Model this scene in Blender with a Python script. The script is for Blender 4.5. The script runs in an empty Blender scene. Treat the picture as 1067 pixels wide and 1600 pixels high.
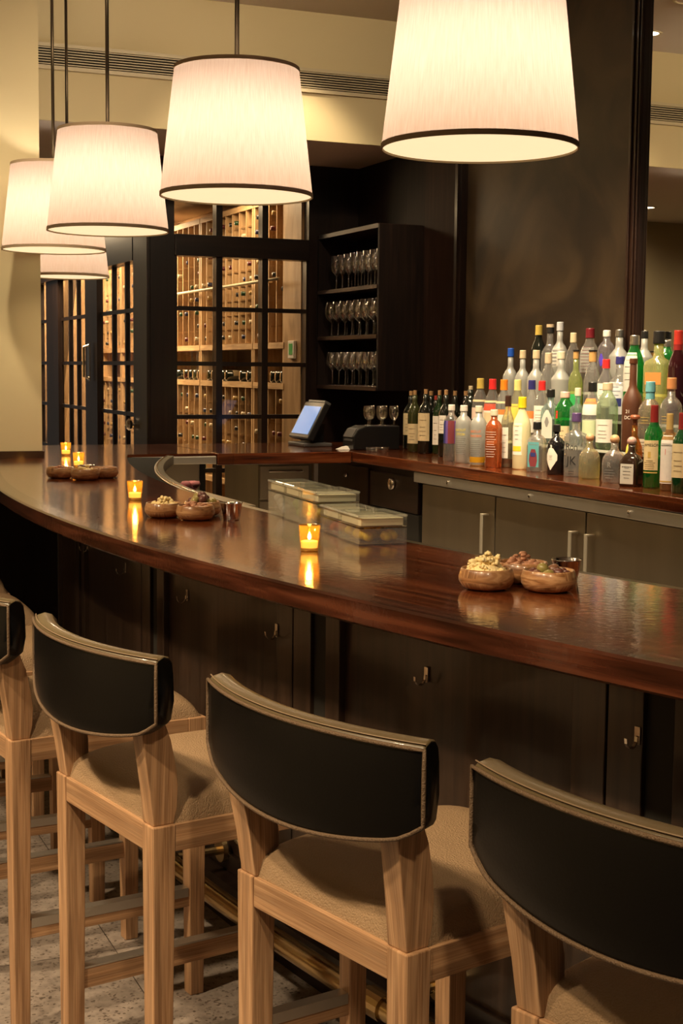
import bpy, bmesh, math, random
from mathutils import Vector, Matrix, Euler
random.seed(7)
PI = math.pi
C = bpy.context.scene.collection
sc = bpy.context.scene

# ---------------------------------------------------------------- camera, world, exposure
# room frame: X runs along the cellar window wall, Y runs along the back bar, Z up, metres
YAW, PITCH, ROLL, CAM_H, F_PX = 0.4027, 0.0985, 0.0103, 1.5223, 2258.97
cam_d = bpy.data.cameras.new('camera'); cam = bpy.data.objects.new('camera', cam_d); C.objects.link(cam)
cam_d.sensor_fit = 'VERTICAL'; cam_d.sensor_height = 36.0; cam_d.lens = F_PX / 1600 * 36.0
cam_d.clip_start = 0.05; cam_d.clip_end = 100
fw = Vector((math.sin(YAW)*math.cos(PITCH), math.cos(YAW)*math.cos(PITCH), -math.sin(PITCH)))
rt = Vector((math.cos(YAW), -math.sin(YAW), 0)); upv = rt.cross(fw)
Rr = math.cos(ROLL)*rt + math.sin(ROLL)*upv; Ur = -math.sin(ROLL)*rt + math.cos(ROLL)*upv
m = Matrix((( Rr.x, Ur.x, -fw.x, 0), (Rr.y, Ur.y, -fw.y, 0), (Rr.z, Ur.z, -fw.z, CAM_H), (0, 0, 0, 1)))
cam.matrix_world = m
sc.camera = cam
sc.view_settings.view_transform = 'Standard'; sc.view_settings.look = 'None'
sc.view_settings.gamma = 1; sc.view_settings.use_curve_mapping = False
sc.view_settings.exposure = 0.0
cy = sc.cycles
cy.max_bounces = 14; cy.transparent_max_bounces = 16; cy.transmission_bounces = 12; cy.glossy_bounces = 5; cy.diffuse_bounces = 4
cy.sample_clamp_indirect = 4.0; cy.caustics_reflective = False; cy.caustics_refractive = False; cy.blur_glossy = 0.5
w_ = bpy.data.worlds.new('world'); sc.world = w_; w_.use_nodes = True
bgn = w_.node_tree.nodes['Background']; bgn.inputs[0].default_value = (0.80, 0.72, 0.62, 1); bgn.inputs[1].default_value = 0.07

def lamp(name, kind, loc, energy, color=(1, .78, .52), size=.1, aim=None, spot=60, blend=.6, sy=None):
    d = bpy.data.lights.new(name, kind); d.energy = energy; d.color = color
    if kind == 'AREA':
        d.size = size
        if sy: d.shape = 'RECTANGLE'; d.size_y = sy
    else: d.shadow_soft_size = size
    if kind == 'SPOT': d.spot_size = math.radians(spot); d.spot_blend = blend
    o = bpy.data.objects.new(name, d); C.objects.link(o); o.location = loc
    if aim is not None:
        o.rotation_euler = (Vector(aim) - Vector(loc)).to_track_quat('-Z', 'Y').to_euler()
    return o
WARM = (1, .76, .48)
# downlights in the high ceiling, with unseen beams added for brightness (their trims are built further down at the same spots)
DOWN = [  # x, y, aim x, aim y, aim z, watt, cone
    (2.49, 7.32, 2.49, 7.65, 0.9, 60, 80), (2.75, 4.0, 3.45, 4.9, 1.15, 330, 60), (2.75, 5.3, 3.45, 5.7, 1.15, 330, 60), (2.75, 6.6, 3.45, 6.6, 1.15, 180, 60),
    (2.7, 7.2, 3.5, 8.2, 1.8, 120, 50), (2.2, 4.4, 3.45, 4.9, 1.2, 130, 45), (2.2, 5.2, 3.45, 5.6, 1.2, 130, 45), (2.2, 6.0, 3.45, 6.3, 1.2, 130, 45), (2.5, 5.0, 2.9, 5.0, 0.2, 120, 90),  # added beams out of view for glass glints, bottle highlights and refrigerator brightness
    (-0.9, 0.9, 0.9, 1.9, 0.7, 330, 60), (-1.3, 2.3, 0.6, 3.0, 0.6, 420, 60), (-1.3, 4.0, 0.5, 4.0, 0.4, 420, 70),
    (0.2, -0.6, 1.1, 1.6, 0.8, 190, 50), (1.2, 5.3, 1.3, 7.16, 1.6, 90, 90), (2.6, 5.6, 2.6, 7.7, 3.05, 110, 110),  # last two added out of view to brighten the yellow pier and soffit
    (-3.6, 2.5, -5, 3.2, 1.4, 330, 110), (-3.6, 5.5, -5, 6.0, 1.4, 330, 110)]  # added beams lighting the left wall that the refrigerator reflects
for (x, y, ax, ay, az, e, cone) in DOWN:
    lamp('seen_or_added_beam', 'SPOT', (x, y, 3.47), e, WARM, .09, (ax, ay, az), cone, .8)
lamp('low_seen_or_added_beam', 'SPOT', (0.89, 9.6, 2.78), 60, WARM, .05, (0.89, 10.5, 1.0), 130, .9)
lamp('low_seen_or_added_beam', 'SPOT', (-1.2, 9.4, 2.78), 50, WARM, .05, (-1.2, 10.5, 1.0), 130, .9)  # added spot out of view brightening the far beige wall
# unseen spot added to brighten the yellow pier, and the cellar's own ceiling lamps
lamp('pier_fill_spot', 'SPOT', (0.9, 5.9, 3.45), 110, (1, .80, .52), .06, (0.8, 7.16, 1.2), 80, .9)
lamp('cellar_lamp', 'AREA', (2.85, 11.9, 2.74), 430, (1, .74, .44), .5, (3.1, 12.2, 0), sy=2.6)
lamp('cellar_lamp', 'AREA', (2.9, 13.5, 2.74), 110, (1, .74, .44), .4, (3.1, 13.5, 0), sy=.8)
lamp('cellar_lamp', 'AREA', (2.85, 9.7, 2.74), 42, (1, .74, .44), .4, (3.1, 9.6, 0), sy=1.2)

# ---------------------------------------------------------------- materials
M = {}
def _n(nt, t, x=0, y=0, **kw):
    n = nt.nodes.new(t); n.location = (x, y)
    for k, v in kw.items(): setattr(n, k, v)
    return n
def mat(name, col=(.5,.5,.5), rough=.5, metal=0, trans=0, ior=1.45, emis=None, es=0, coat=0, bump=0, bscale=50, spec=.5, var=0.0, vscale=6, alpha=1, sheen=0):
    """principled material with procedural colour variation and bump"""
    if name in M: return M[name]
    m = bpy.data.materials.new(name); m.use_nodes = True; nt = m.node_tree; b = nt.nodes['Principled BSDF']
    b.inputs['Base Color'].default_value = (*col, 1); b.inputs['Roughness'].default_value = rough
    b.inputs['Metallic'].default_value = metal; b.inputs['Transmission Weight'].default_value = trans
    b.inputs['IOR'].default_value = ior; b.inputs['Coat Weight'].default_value = coat; b.inputs['Specular IOR Level'].default_value = spec
    b.inputs['Sheen Weight'].default_value = sheen
    if emis: b.inputs['Emission Color'].default_value = (*emis, 1); b.inputs['Emission Strength'].default_value = es
    if var or bump:
        tc = _n(nt, 'ShaderNodeTexCoord'); no = _n(nt, 'ShaderNodeTexNoise'); no.inputs['Scale'].default_value = vscale; no.inputs['Detail'].default_value = 4
        nt.links.new(tc.outputs['Object'], no.inputs['Vector'])
        if var:
            mx = _n(nt, 'ShaderNodeMix', data_type='RGBA')
            mx.inputs[6].default_value = (*[c*(1-var) for c in col], 1); mx.inputs[7].default_value = (*[min(1, c*(1+var)) for c in col], 1)
            nt.links.new(no.outputs['Fac'], mx.inputs[0]); nt.links.new(mx.outputs[2], b.inputs['Base Color'])
        if bump:
            n2 = _n(nt, 'ShaderNodeTexNoise'); n2.inputs['Scale'].default_value = bscale; n2.inputs['Detail'].default_value = 3
            nt.links.new(tc.outputs['Object'], n2.inputs['Vector'])
            bp = _n(nt, 'ShaderNodeBump'); bp.inputs['Strength'].default_value = bump; bp.inputs['Distance'].default_value = .01
            nt.links.new(n2.outputs['Fac'], bp.inputs['Height']); nt.links.new(bp.outputs['Normal'], b.inputs['Normal'])
    M[name] = m; return m
def wood(name, c1, c2, c3, rough=.35, coat=0, su=3.0, sv=60.0, bump=.05, spec=.5, plank=0, wavy=.4, ripple=0):
    """grain along U (metres)"""
    m = bpy.data.materials.new(name); m.use_nodes = True; nt = m.node_tree; b = nt.nodes['Principled BSDF']; L = nt.links.new
    uv = _n(nt, 'ShaderNodeUVMap'); mp = _n(nt, 'ShaderNodeMapping'); mp.inputs['Scale'].default_value = (su, sv, 1)
    L(uv.outputs[0], mp.inputs[0])
    n1 = _n(nt, 'ShaderNodeTexNoise'); n1.inputs['Scale'].default_value = 1; n1.inputs['Detail'].default_value = 6; n1.inputs['Distortion'].default_value = wavy
    L(mp.outputs[0], n1.inputs['Vector'])
    m2 = _n(nt, 'ShaderNodeMapping'); m2.inputs['Scale'].default_value = (su*.35, sv*.12, 1); L(uv.outputs[0], m2.inputs[0])
    n2 = _n(nt, 'ShaderNodeTexNoise'); n2.inputs['Scale'].default_value = 1; n2.inputs['Detail'].default_value = 3; n2.inputs['Distortion'].default_value = 1.0
    L(m2.outputs[0], n2.inputs['Vector'])
    cr = _n(nt, 'ShaderNodeValToRGB'); e = cr.color_ramp.elements; e[0].position = .33; e[0].color = (*c1, 1); e[1].position = .68; e[1].color = (*c3, 1)
    x = cr.color_ramp.elements.new(.5); x.color = (*c2, 1); L(n1.outputs['Fac'], cr.inputs[0])
    mx = _n(nt, 'ShaderNodeMix', data_type='RGBA', blend_type='MULTIPLY'); mx.inputs[0].default_value = .75
    cr2 = _n(nt, 'ShaderNodeValToRGB'); e = cr2.color_ramp.elements; e[0].position = .35; e[0].color = (.55, .5, .47, 1); e[1].position = .65; e[1].color = (1.15, 1.12, 1.1, 1)
    L(n2.outputs['Fac'], cr2.inputs[0]); L(cr.outputs[0], mx.inputs[6]); L(cr2.outputs[0], mx.inputs[7])
    out = mx.outputs[2]
    if plank:
        br = _n(nt, 'ShaderNodeTexBrick'); br.inputs['Scale'].default_value = 1; br.inputs['Brick Width'].default_value = 1.9; br.inputs['Row Height'].default_value = plank
        br.inputs['Mortar Size'].default_value = .0008; br.inputs['Color1'].default_value = (.75, .72, .7, 1); br.inputs['Color2'].default_value = (1.15, 1.1, 1.1, 1); br.inputs['Mortar'].default_value = (.35, .3, .3, 1)
        L(uv.outputs[0], br.inputs['Vector'])
        m3 = _n(nt, 'ShaderNodeMix', data_type='RGBA', blend_type='MULTIPLY'); m3.inputs[0].default_value = .8
        L(out, m3.inputs[6]); L(br.outputs[0], m3.inputs[7]); out = m3.outputs[2]
    L(out, b.inputs['Base Color'])
    b.inputs['Roughness'].default_value = rough; b.inputs['Coat Weight'].default_value = coat; b.inputs['Coat Roughness'].default_value = .08; b.inputs['Specular IOR Level'].default_value = spec
    bp = _n(nt, 'ShaderNodeBump'); bp.inputs['Strength'].default_value = bump; bp.inputs['Distance'].default_value = .004
    L(n1.outputs['Fac'], bp.inputs['Height']); L(bp.outputs['Normal'], b.inputs['Normal'])
    if ripple:
        tc = _n(nt, 'ShaderNodeTexCoord'); n3 = _n(nt, 'ShaderNodeTexNoise'); n3.inputs['Scale'].default_value = 55; n3.inputs['Detail'].default_value = 2; L(tc.outputs['Object'], n3.inputs['Vector'])
        b2 = _n(nt, 'ShaderNodeBump'); b2.inputs['Strength'].default_value = ripple; b2.inputs['Distance'].default_value = .004; L(n3.outputs['Fac'], b2.inputs['Height']); L(b2.outputs['Normal'], b.inputs['Coat Normal'])
    M[name] = m; return m
def thin(name, tint=(1,1,1), gl=.0, rough=.0, refl=1.0):
    """thin clear glass: transparent with a fresnel mirror reflection"""
    m = bpy.data.materials.new(name); m.use_nodes = True; nt = m.node_tree; L = nt.links.new
    nt.nodes.remove(nt.nodes['Principled BSDF']); o = nt.nodes['Material Output']
    t = _n(nt, 'ShaderNodeBsdfTransparent'); t.inputs[0].default_value = (*tint, 1)
    g = _n(nt, 'ShaderNodeBsdfGlossy'); g.inputs['Roughness'].default_value = rough; g.inputs[0].default_value = (refl, refl, refl, 1)
    lw = _n(nt, 'ShaderNodeLayerWeight'); lw.inputs[0].default_value = .5
    pw = _n(nt, 'ShaderNodeMath', operation='POWER'); pw.inputs[1].default_value = 4.5; L(lw.outputs['Facing'], pw.inputs[0])
    ad = _n(nt, 'ShaderNodeMath', operation='MULTIPLY_ADD'); ad.inputs[1].default_value = .8; ad.inputs[2].default_value = .035+gl; L(pw.outputs[0], ad.inputs[0])
    mx = _n(nt, 'ShaderNodeMixShader'); L(ad.outputs[0], mx.inputs[0]); L(t.outputs[0], mx.inputs[1]); L(g.outputs[0], mx.inputs[2]); L(mx.outputs[0], o.inputs[0])
    M[name] = m; return m

wood('bar_wood', (.060,.013,.004), (.150,.038,.012), (.26,.082,.026), rough=.17, coat=.9, su=2.2, sv=45, bump=.03, plank=.11, ripple=.10)
wood('bar_edge_wood', (.026,.0075,.0035), (.062,.017,.008), (.115,.035,.016), rough=.22, coat=.8, su=3, sv=55, bump=.05, ripple=.15)
wood('dark_wood', (.006,.003,.0022), (.011,.0055,.0038), (.018,.009,.006), rough=.32, coat=.25, su=2, sv=40, bump=.03)
wood('dark_wall_wood', (.006,.003,.0022), (.010,.005,.0035), (.016,.008,.0055), rough=.6, su=2, sv=40, bump=.02, spec=.2)
wood('brown_wall_wood', (.013,.0055,.0035), (.020,.009,.006), (.028,.013,.008), rough=.6, su=2, sv=40, bump=.02, spec=.2)
wood('brown_dark_wood', (.014,.006,.004), (.024,.011,.007), (.036,.017,.011), rough=.30, coat=.3, su=2, sv=40, bump=.03)
wood('panel_wood', (.020,.011,.007), (.036,.020,.012), (.052,.031,.020), rough=.30, coat=.3, su=2, sv=40, bump=.02)
wood('oak', (.37,.20,.095), (.50,.295,.155), (.58,.37,.21), rough=.42, su=7, sv=420, bump=.05, wavy=.5)
wood('oak_dark', (.16,.085,.04), (.25,.14,.07), (.32,.19,.10), rough=.4, su=5, sv=230, bump=.06)
wood('rack_wood', (.42,.26,.12), (.55,.36,.18), (.66,.46,.25), rough=.55, su=4, sv=60, bump=.02)
wood('plywood', (.36,.22,.10), (.46,.29,.14), (.54,.36,.19), rough=.5, su=2, sv=9, bump=.01, wavy=1.5)
wood('acacia', (.20,.085,.03), (.38,.19,.08), (.56,.33,.16), rough=.3, coat=.3, su=14, sv=60, bump=.02, wavy=2.2)
mat('leather_black', (.0045,.0038,.0034), .33, bump=.03, bscale=200, coat=.05, spec=.32)
mat('leather_bronze_sheen', (.11,.078,.036), .36, bump=.04, bscale=200, coat=.2, spec=.6)  # bronze tone carries the pendants' reflected sheen as colour
mat('rail_steel', (.33,.30,.22), .33, 1, var=.08, vscale=10)
mat('rack_back', (.20,.12,.055), .6)
mat('leather_piping', (.16,.10,.055), .55, bump=.5, bscale=400)
mat('stitch', (.25,.17,.10), .7)
mat('seat_leather', (.36,.235,.13), .55, bump=.55, bscale=330, var=.12, vscale=9, spec=.35)
mat('wall_yellow', (.60,.515,.315), .75, bump=.02, bscale=90, var=.03, vscale=2)
mat('wall_beige', (.42,.36,.23), .8, var=.03)
mat('ceiling_paint', (.62,.55,.47), .9, var=.02)
mat('cream_paint', (.6,.52,.36), .5, var=.02)
mat('vent_paint', (.55,.48,.33), .5, var=.02)
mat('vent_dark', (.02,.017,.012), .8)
mat('steel', (.72,.70,.64), .42, 1, bump=.02, bscale=20, var=.06, vscale=12)
mat('steel_dark', (.52,.46,.35), .44, 1, var=.22, vscale=1)
_nt = M['steel_dark'].node_tree; _mp = _n(_nt, 'ShaderNodeMapping'); _mp.inputs['Scale'].default_value = (1, 5, .35)
_l = [l for l in _nt.links if l.to_node.bl_idname == 'ShaderNodeTexNoise'][0]; _s, _t = _l.from_socket, _l.to_socket
_nt.links.new(_s, _mp.inputs[0]); _nt.links.new(_mp.outputs[0], _t)
mat('handle_steel', (.80,.74,.60), .5, .85)
mat('chrome', (.75,.72,.68), .12, 1)
mat('nickel', (.70,.64,.55), .18, 1)
mat('brass', (.62,.45,.22), .24, 1, var=.12, vscale=8)
mat('rod_metal', (.10,.08,.055), .35, 1)
mat('rubber', (.010,.010,.009), .8, bump=.3, bscale=120, spec=.08)
mat('plastic_black', (.012,.012,.013), .35)
mat('plastic_grey', (.10,.10,.10), .45)
mat('shade_trim', (.34,.25,.16), .8)
mat('cloth_pink', (.75,.30,.32), .8, bump=.3, bscale=40)
mat('cloth_white', (.8,.75,.68), .8)
mat('mirror', (.86,.84,.78), .01, 1)
mat('lamp_glow', (1,.9,.7), .5, emis=(1,.86,.62), es=6)
mat('flame', (1,.8,.4), .5, emis=(1,.62,.22), es=45)
mat('wax', (.95,.72,.36), .5, emis=(1,.60,.20), es=2.2)  # flame's glow through the wax, put in as emission
mat('bulb', (1,.9,.7), .5, emis=(1,.82,.55), es=8)
mat('screen', (.02,.02,.03), .2, emis=(.18,.33,.62), es=1.0)
mat('screen_green', (.02,.05,.02), .2, emis=(.06,.25,.05), es=.6)
thin('clear_thin', (.97,.98,.97), .02)
thin('pane_glass', (.90,.88,.84), .01, refl=.8)
thin('wine_glass', (.96,.96,.94), .12)
thin('shelf_glass', (.80,.86,.82), .08)
def fabric_shade():
    m = bpy.data.materials.new('shade_fabric'); m.use_nodes = True; nt = m.node_tree; L = nt.links.new
    nt.nodes.remove(nt.nodes['Principled BSDF']); o = nt.nodes['Material Output']
    uv = _n(nt, 'ShaderNodeUVMap'); mp = _n(nt, 'ShaderNodeMapping'); mp.inputs['Scale'].default_value = (260, 6, 1); L(uv.outputs[0], mp.inputs[0])
    n = _n(nt, 'ShaderNodeTexNoise'); n.inputs['Scale'].default_value = 1; n.inputs['Detail'].default_value = 3; L(mp.outputs[0], n.inputs['Vector'])
    cr = _n(nt, 'ShaderNodeValToRGB'); e = cr.color_ramp.elements; e[0].position = .3; e[0].color = (.275,.205,.165, 1); e[1].position = .7; e[1].color = (.315,.245,.205, 1); L(n.outputs['Fac'], cr.inputs[0])
    t = _n(nt, 'ShaderNodeBsdfTranslucent'); d = _n(nt, 'ShaderNodeBsdfDiffuse'); L(cr.outputs[0], t.inputs[0]); L(cr.outputs[0], d.inputs[0])
    mx = _n(nt, 'ShaderNodeMixShader'); mx.inputs[0].default_value = .35; L(t.outputs[0], mx.inputs[1]); L(d.outputs[0], mx.inputs[2])
    L(mx.outputs[0], o.inputs[0]); M['shade_fabric'] = m
    # opal diffuser disc at the foot of the shade
    m = bpy.data.materials.new('diffuser'); m.use_nodes = True; nt = m.node_tree; b = nt.nodes['Principled BSDF']
    b.inputs['Base Color'].default_value = (.9,.8,.6,1); b.inputs['Emission Color'].default_value = (1,.79,.46,1); b.inputs['Emission Strength'].default_value = 1.0
    M['diffuser'] = m
def bottle_glass(name, tint, k_glass=.4, k_diff=.07):
    thin(name, tint, .10); m = M[name]; nt = m.node_tree; L = nt.links.new; o = nt.nodes['Material Output']; prev = o.inputs[0].links[0].from_socket
    g = _n(nt, 'ShaderNodeBsdfGlass'); g.inputs['IOR'].default_value = 1.33; g.inputs[0].default_value = (*tint, 1); g.inputs['Roughness'].default_value = .02
    d = _n(nt, 'ShaderNodeBsdfDiffuse'); d.inputs[0].default_value = (*[min(1, c*1.02) for c in tint], 1)
    mx = _n(nt, 'ShaderNodeMixShader'); mx.inputs[0].default_value = k_glass; L(prev, mx.inputs[1]); L(g.outputs[0], mx.inputs[2])
    m2 = _n(nt, 'ShaderNodeMixShader'); m2.inputs[0].default_value = k_diff; L(mx.outputs[0], m2.inputs[1]); L(d.outputs[0], m2.inputs[2]); L(m2.outputs[0], o.inputs[0])
fabric_shade()
def amber_mat():
    thin('votive_amber', (1,.84,.50), .05); nt = M['votive_amber'].node_tree; L = nt.links.new
    o = nt.nodes['Material Output']; prev = o.inputs[0].links[0].from_socket
    t = _n(nt, 'ShaderNodeBsdfTranslucent'); t.inputs[0].default_value = (1,.55,.10,1); mx = _n(nt, 'ShaderNodeMixShader'); mx.inputs[0].default_value = .06
    L(prev, mx.inputs[1]); L(t.outputs[0], mx.inputs[2]); L(mx.outputs[0], o.inputs[0])
amber_mat()
def floor_mat():
    m = bpy.data.materials.new('terrazzo'); m.use_nodes = True; nt = m.node_tree; b = nt.nodes['Principled BSDF']; L = nt.links.new
    tc = _n(nt, 'ShaderNodeTexCoord'); v = _n(nt, 'ShaderNodeTexVoronoi'); v.inputs['Scale'].default_value = 160; L(tc.outputs['Object'], v.inputs['Vector'])
    cr = _n(nt, 'ShaderNodeValToRGB'); e = cr.color_ramp.elements; e[0].position = .12; e[0].color = (.12,.09,.07,1); e[1].position = .3; e[1].color = (.34,.29,.25,1)
    L(v.outputs['Color'], cr.inputs[0])
    n = _n(nt, 'ShaderNodeTexNoise'); n.inputs['Scale'].default_value = 35; n.inputs['Detail'].default_value = 6; L(tc.outputs['Object'], n.inputs['Vector'])
    mx = _n(nt, 'ShaderNodeMix', data_type='RGBA', blend_type='MULTIPLY'); mx.inputs[0].default_value = .6
    c2 = _n(nt, 'ShaderNodeValToRGB'); c2.color_ramp.elements[0].color = (.5,.46,.43,1); c2.color_ramp.elements[0].position = .3; c2.color_ramp.elements[1].color = (1.1,1.05,1,1); c2.color_ramp.elements[1].position = .65
    L(n.outputs['Fac'], c2.inputs[0]); L(cr.outputs[0], mx.inputs[6]); L(c2.outputs[0], mx.inputs[7])
    br = _n(nt, 'ShaderNodeTexBrick'); br.offset = 0; br.inputs['Scale'].default_value = 1; br.inputs['Brick Width'].default_value = .9; br.inputs['Row Height'].default_value = .9
    br.inputs['Mortar Size'].default_value = .0015; br.inputs['Color1'].default_value = (1,1,1,1); br.inputs['Color2'].default_value = (.97,.97,.97,1); br.inputs['Mortar'].default_value = (.2,.18,.16,1)
    L(tc.outputs['Object'], br.inputs['Vector'])
    m3 = _n(nt, 'ShaderNodeMix', data_type='RGBA', blend_type='MULTIPLY'); m3.inputs[0].default_value = 1; L(mx.outputs[2], m3.inputs[6]); L(br.outputs[0], m3.inputs[7])
    L(m3.outputs[2], b.inputs['Base Color']); b.inputs['Roughness'].default_value = .5
    M['terrazzo'] = m
floor_mat()
def marble_panel():
    m = bpy.data.materials.new('bronze_panel'); m.use_nodes = True; nt = m.node_tree; b = nt.nodes['Principled BSDF']; L = nt.links.new
    tc = _n(nt, 'ShaderNodeTexCoord'); n = _n(nt, 'ShaderNodeTexNoise'); n.inputs['Scale'].default_value = 2.2; n.inputs['Detail'].default_value = 8; n.inputs['Distortion'].default_value = 1.6; L(tc.outputs['Object'], n.inputs['Vector'])
    cr = _n(nt, 'ShaderNodeValToRGB'); e = cr.color_ramp.elements; e[0].position = .35; e[0].color = (.020,.012,.006,1); e[1].position = .7; e[1].color = (.060,.038,.018,1); L(n.outputs['Fac'], cr.inputs[0])
    L(cr.outputs[0], b.inputs['Base Color']); b.inputs['Roughness'].default_value = .42
    M['bronze_panel'] = m
marble_panel()

# ---------------------------------------------------------------- mesh helpers
def mobj(name, v, f, m, parent=None, loc=(0,0,0), rot=(0,0,0), smooth=False, grain=None, bevel=0, uvs=None, subd=0, autos=None):
    me = bpy.data.meshes.new(name); me.from_pydata([tuple(p) for p in v], [], [tuple(q) for q in f]); me.validate(clean_customdata=False)
    bm = bmesh.new(); bm.from_mesh(me); bmesh.ops.recalc_face_normals(bm, faces=bm.faces)
    if uvs is None:
        uvl = bm.loops.layers.uv.new('UVMap'); g = 0 if grain is None else grain
        o1, o2 = [i for i in range(3) if i != g]; off = random.random()*7
        for fc in bm.faces:
            n = fc.normal
            oa = o2 if abs(n[o1]) > abs(n[o2]) else o1
            for lp in fc.loops: lp[uvl].uv = (lp.vert.co[g] + off, lp.vert.co[oa] + off*.37)
    bm.to_mesh(me); bm.free()
    if uvs is not None:
        ul = me.uv_layers.new(name='UVMap')
        for lp in me.loops: ul.data[lp.index].uv = uvs[lp.vertex_index]
    if smooth: me.polygons.foreach_set('use_smooth', [True]*len(me.polygons))
    if m is not None: me.materials.append(M[m] if isinstance(m, str) else m)
    o = bpy.data.objects.new(name, me); C.objects.link(o); o.location = loc; o.rotation_euler = rot
    if parent is not None: o.parent = parent
    if bevel:
        b = o.modifiers.new('bevel', 'BEVEL'); b.width = bevel; b.segments = 2; b.limit_method = 'ANGLE'; b.angle_limit = .6
    if subd:
        s = o.modifiers.new('sub', 'SUBSURF'); s.levels = subd; s.render_levels = subd
    return o
class G:
    """geometry bag"""
    def __init__(s): s.v = []; s.f = []
    def add(s, v, f):
        k = len(s.v); s.v += [Vector(p) for p in v]; s.f += [tuple(i+k for i in q) for q in f]; return s
    def box(s, x0, x1, y0, y1, z0, z1, rot=0, org=None):
        v = [Vector((x, y, z)) for z in (z0, z1) for y in (y0, y1) for x in (x0, x1)]
        if rot:
            o = Vector(org) if org is not None else Vector(((x0+x1)/2, (y0+y1)/2, 0)); R = Matrix.Rotation(rot, 3, 'Z')
            v = [R @ (p-o) + o for p in v]
        return s.add(v, [(0,2,3,1),(4,5,7,6),(0,1,5,4),(2,6,7,3),(0,4,6,2),(1,3,7,5)])
    def prism(s, bot, top):
        n = len(bot)
        return s.add(list(bot)+list(top), [tuple(range(n-1,-1,-1)), tuple(range(n, 2*n))] + [(i, (i+1)%n, n+(i+1)%n, n+i) for i in range(n)])
    def lathe(s, prof, n=24, org=(0,0,0), sec=None, closed=False):
        """prof: list of (r, z); r==0 ends become poles"""
        ring = []; vs = []; fs = []
        for (r, z) in prof:
            if r < 1e-6: vs.append((org[0], org[1], org[2]+z)); ring.append([len(vs)-1]); continue
            idx = []
            for i in range(n):
                a = 2*PI*i/n; k = r if sec is None else r*sec(a, r)
                vs.append((org[0]+k*math.cos(a), org[1]+k*math.sin(a), org[2]+z)); idx.append(len(vs)-1)
            ring.append(idx)
        rr = list(zip(ring, ring[1:])) + ([(ring[-1], ring[0])] if closed else [])
        for a, b in rr:
            if len(a) == 1 and len(b) == 1: continue
            for i in range(n):
                j = (i+1) % n
                if len(a) == 1: fs.append((a[0], b[j], b[i]))
                elif len(b) == 1: fs.append((a[i], a[j], b[0]))
                else: fs.append((a[i], a[j], b[j], b[i]))
        return s.add(vs, fs)
    def tube(s, pts, r, n=10, closed=False, caps=True):
        pts = [Vector(p) for p in pts]; N = len(pts); vs = []; fs = []
        t0 = (pts[1]-pts[0]).normalized(); up = Vector((0,0,1)) if abs(t0.z) < .9 else Vector((1,0,0)); nrm = t0.cross(up).normalized()
        for i, p in enumerate(pts):
            if closed: t = (pts[(i+1) % N]-pts[i-1]).normalized()
            else: t = (pts[min(i+1, N-1)]-pts[max(i-1, 0)]).normalized()
            nrm = (nrm - t*nrm.dot(t)).normalized(); bn = t.cross(nrm)
            rr = r[i] if isinstance(r, (list, tuple)) else r
            for k in range(n): vs.append(p + rr*(math.cos(2*PI*k/n)*nrm + math.sin(2*PI*k/n)*bn))
        for i in range(N if closed else N-1):
            j = (i+1) % N
            for k in range(n): l = (k+1) % n; fs.append((i*n+k, i*n+l, j*n+l, j*n+k))
        if caps and not closed: fs.append(tuple(range(n-1,-1,-1))); fs.append(tuple((N-1)*n+k for k in range(n)))
        return s.add(vs, fs)
    def ball(s, c, r, n=12, sq=(1,1,1), jit=0):
        pr = [(math.sin(PI*k/(n//2)), -math.cos(PI*k/(n//2))) for k in range(n//2+1)]
        k0 = len(s.v); s.lathe([(0 if (k in (0, len(pr)-1)) else a, z) for k, (a, z) in enumerate(pr)], n)
        for i in range(k0, len(s.v)):
            p = s.v[i]; j = 1 + (random.random()-.5)*jit
            s.v[i] = Vector((c[0]+p.x*r*sq[0]*j, c[1]+p.y*r*sq[1]*j, c[2]+p.z*r*sq[2]*j))
        return s
    def mk(s, name, m, parent=None, **kw): return mobj(name, s.v, s.f, m, parent, **kw)
def tag(o, label=None, cat=None, group=None, kind=None):
    if label: o['label'] = label
    if cat: o['category'] = cat
    if group: o['group'] = group
    if kind: o['kind'] = kind
    return o
def thing(name, label, cat, loc=(0,0,0), rz=0, group=None):
    o = bpy.data.objects.new(name, None); C.objects.link(o); o.location = loc; o.rotation_euler = (0,0,rz); o.empty_display_size = .05
    return tag(o, label, cat, group)
def struct(o): o['kind'] = 'structure'; return o
def dup(root, loc, rz=None, label=None, group=None):
    r = root.copy(); C.objects.link(r); r.location = loc
    if rz is not None: r.rotation_euler = (0,0,rz)
    if label: r['label'] = label
    if group: r['group'] = group
    for ch in list(root.children):
        c = ch.copy(); C.objects.link(c); c.parent = r
        for g in list(ch.children):
            d = g.copy(); C.objects.link(d); d.parent = c
    return r
# curved bar geometry: concentric arcs about AC
AC = (10.9, 4.75)
def arc(r, ph, z=0): return Vector((AC[0]-r*math.cos(ph), AC[1]+r*math.sin(ph), z))
def arc_box(g, r0, r1, p0, p1, z0, z1, n=None):
    n = n or max(1, int(abs(p1-p0)/.02)); vs = []; fs = []
    for i in range(n+1):
        p = p0+(p1-p0)*i/n
        vs += [arc(r0,p,z0), arc(r1,p,z0), arc(r1,p,z1), arc(r0,p,z1)]
    for i in range(n):
        for k in range(4): l = (k+1) % 4; fs.append((i*4+k, i*4+l, i*4+4+l, i*4+4+k))
    fs += [(0,1,2,3), (n*4+3, n*4+2, n*4+1, n*4)]
    return g.add(vs, fs)
def arc_uv(v): # distance along the arc, distance across
    return [(math.atan2(p[1]-AC[1], AC[0]-p[0])*10, math.hypot(p[0]-AC[0], p[1]-AC[1]) + p[2]) for p in v]
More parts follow.
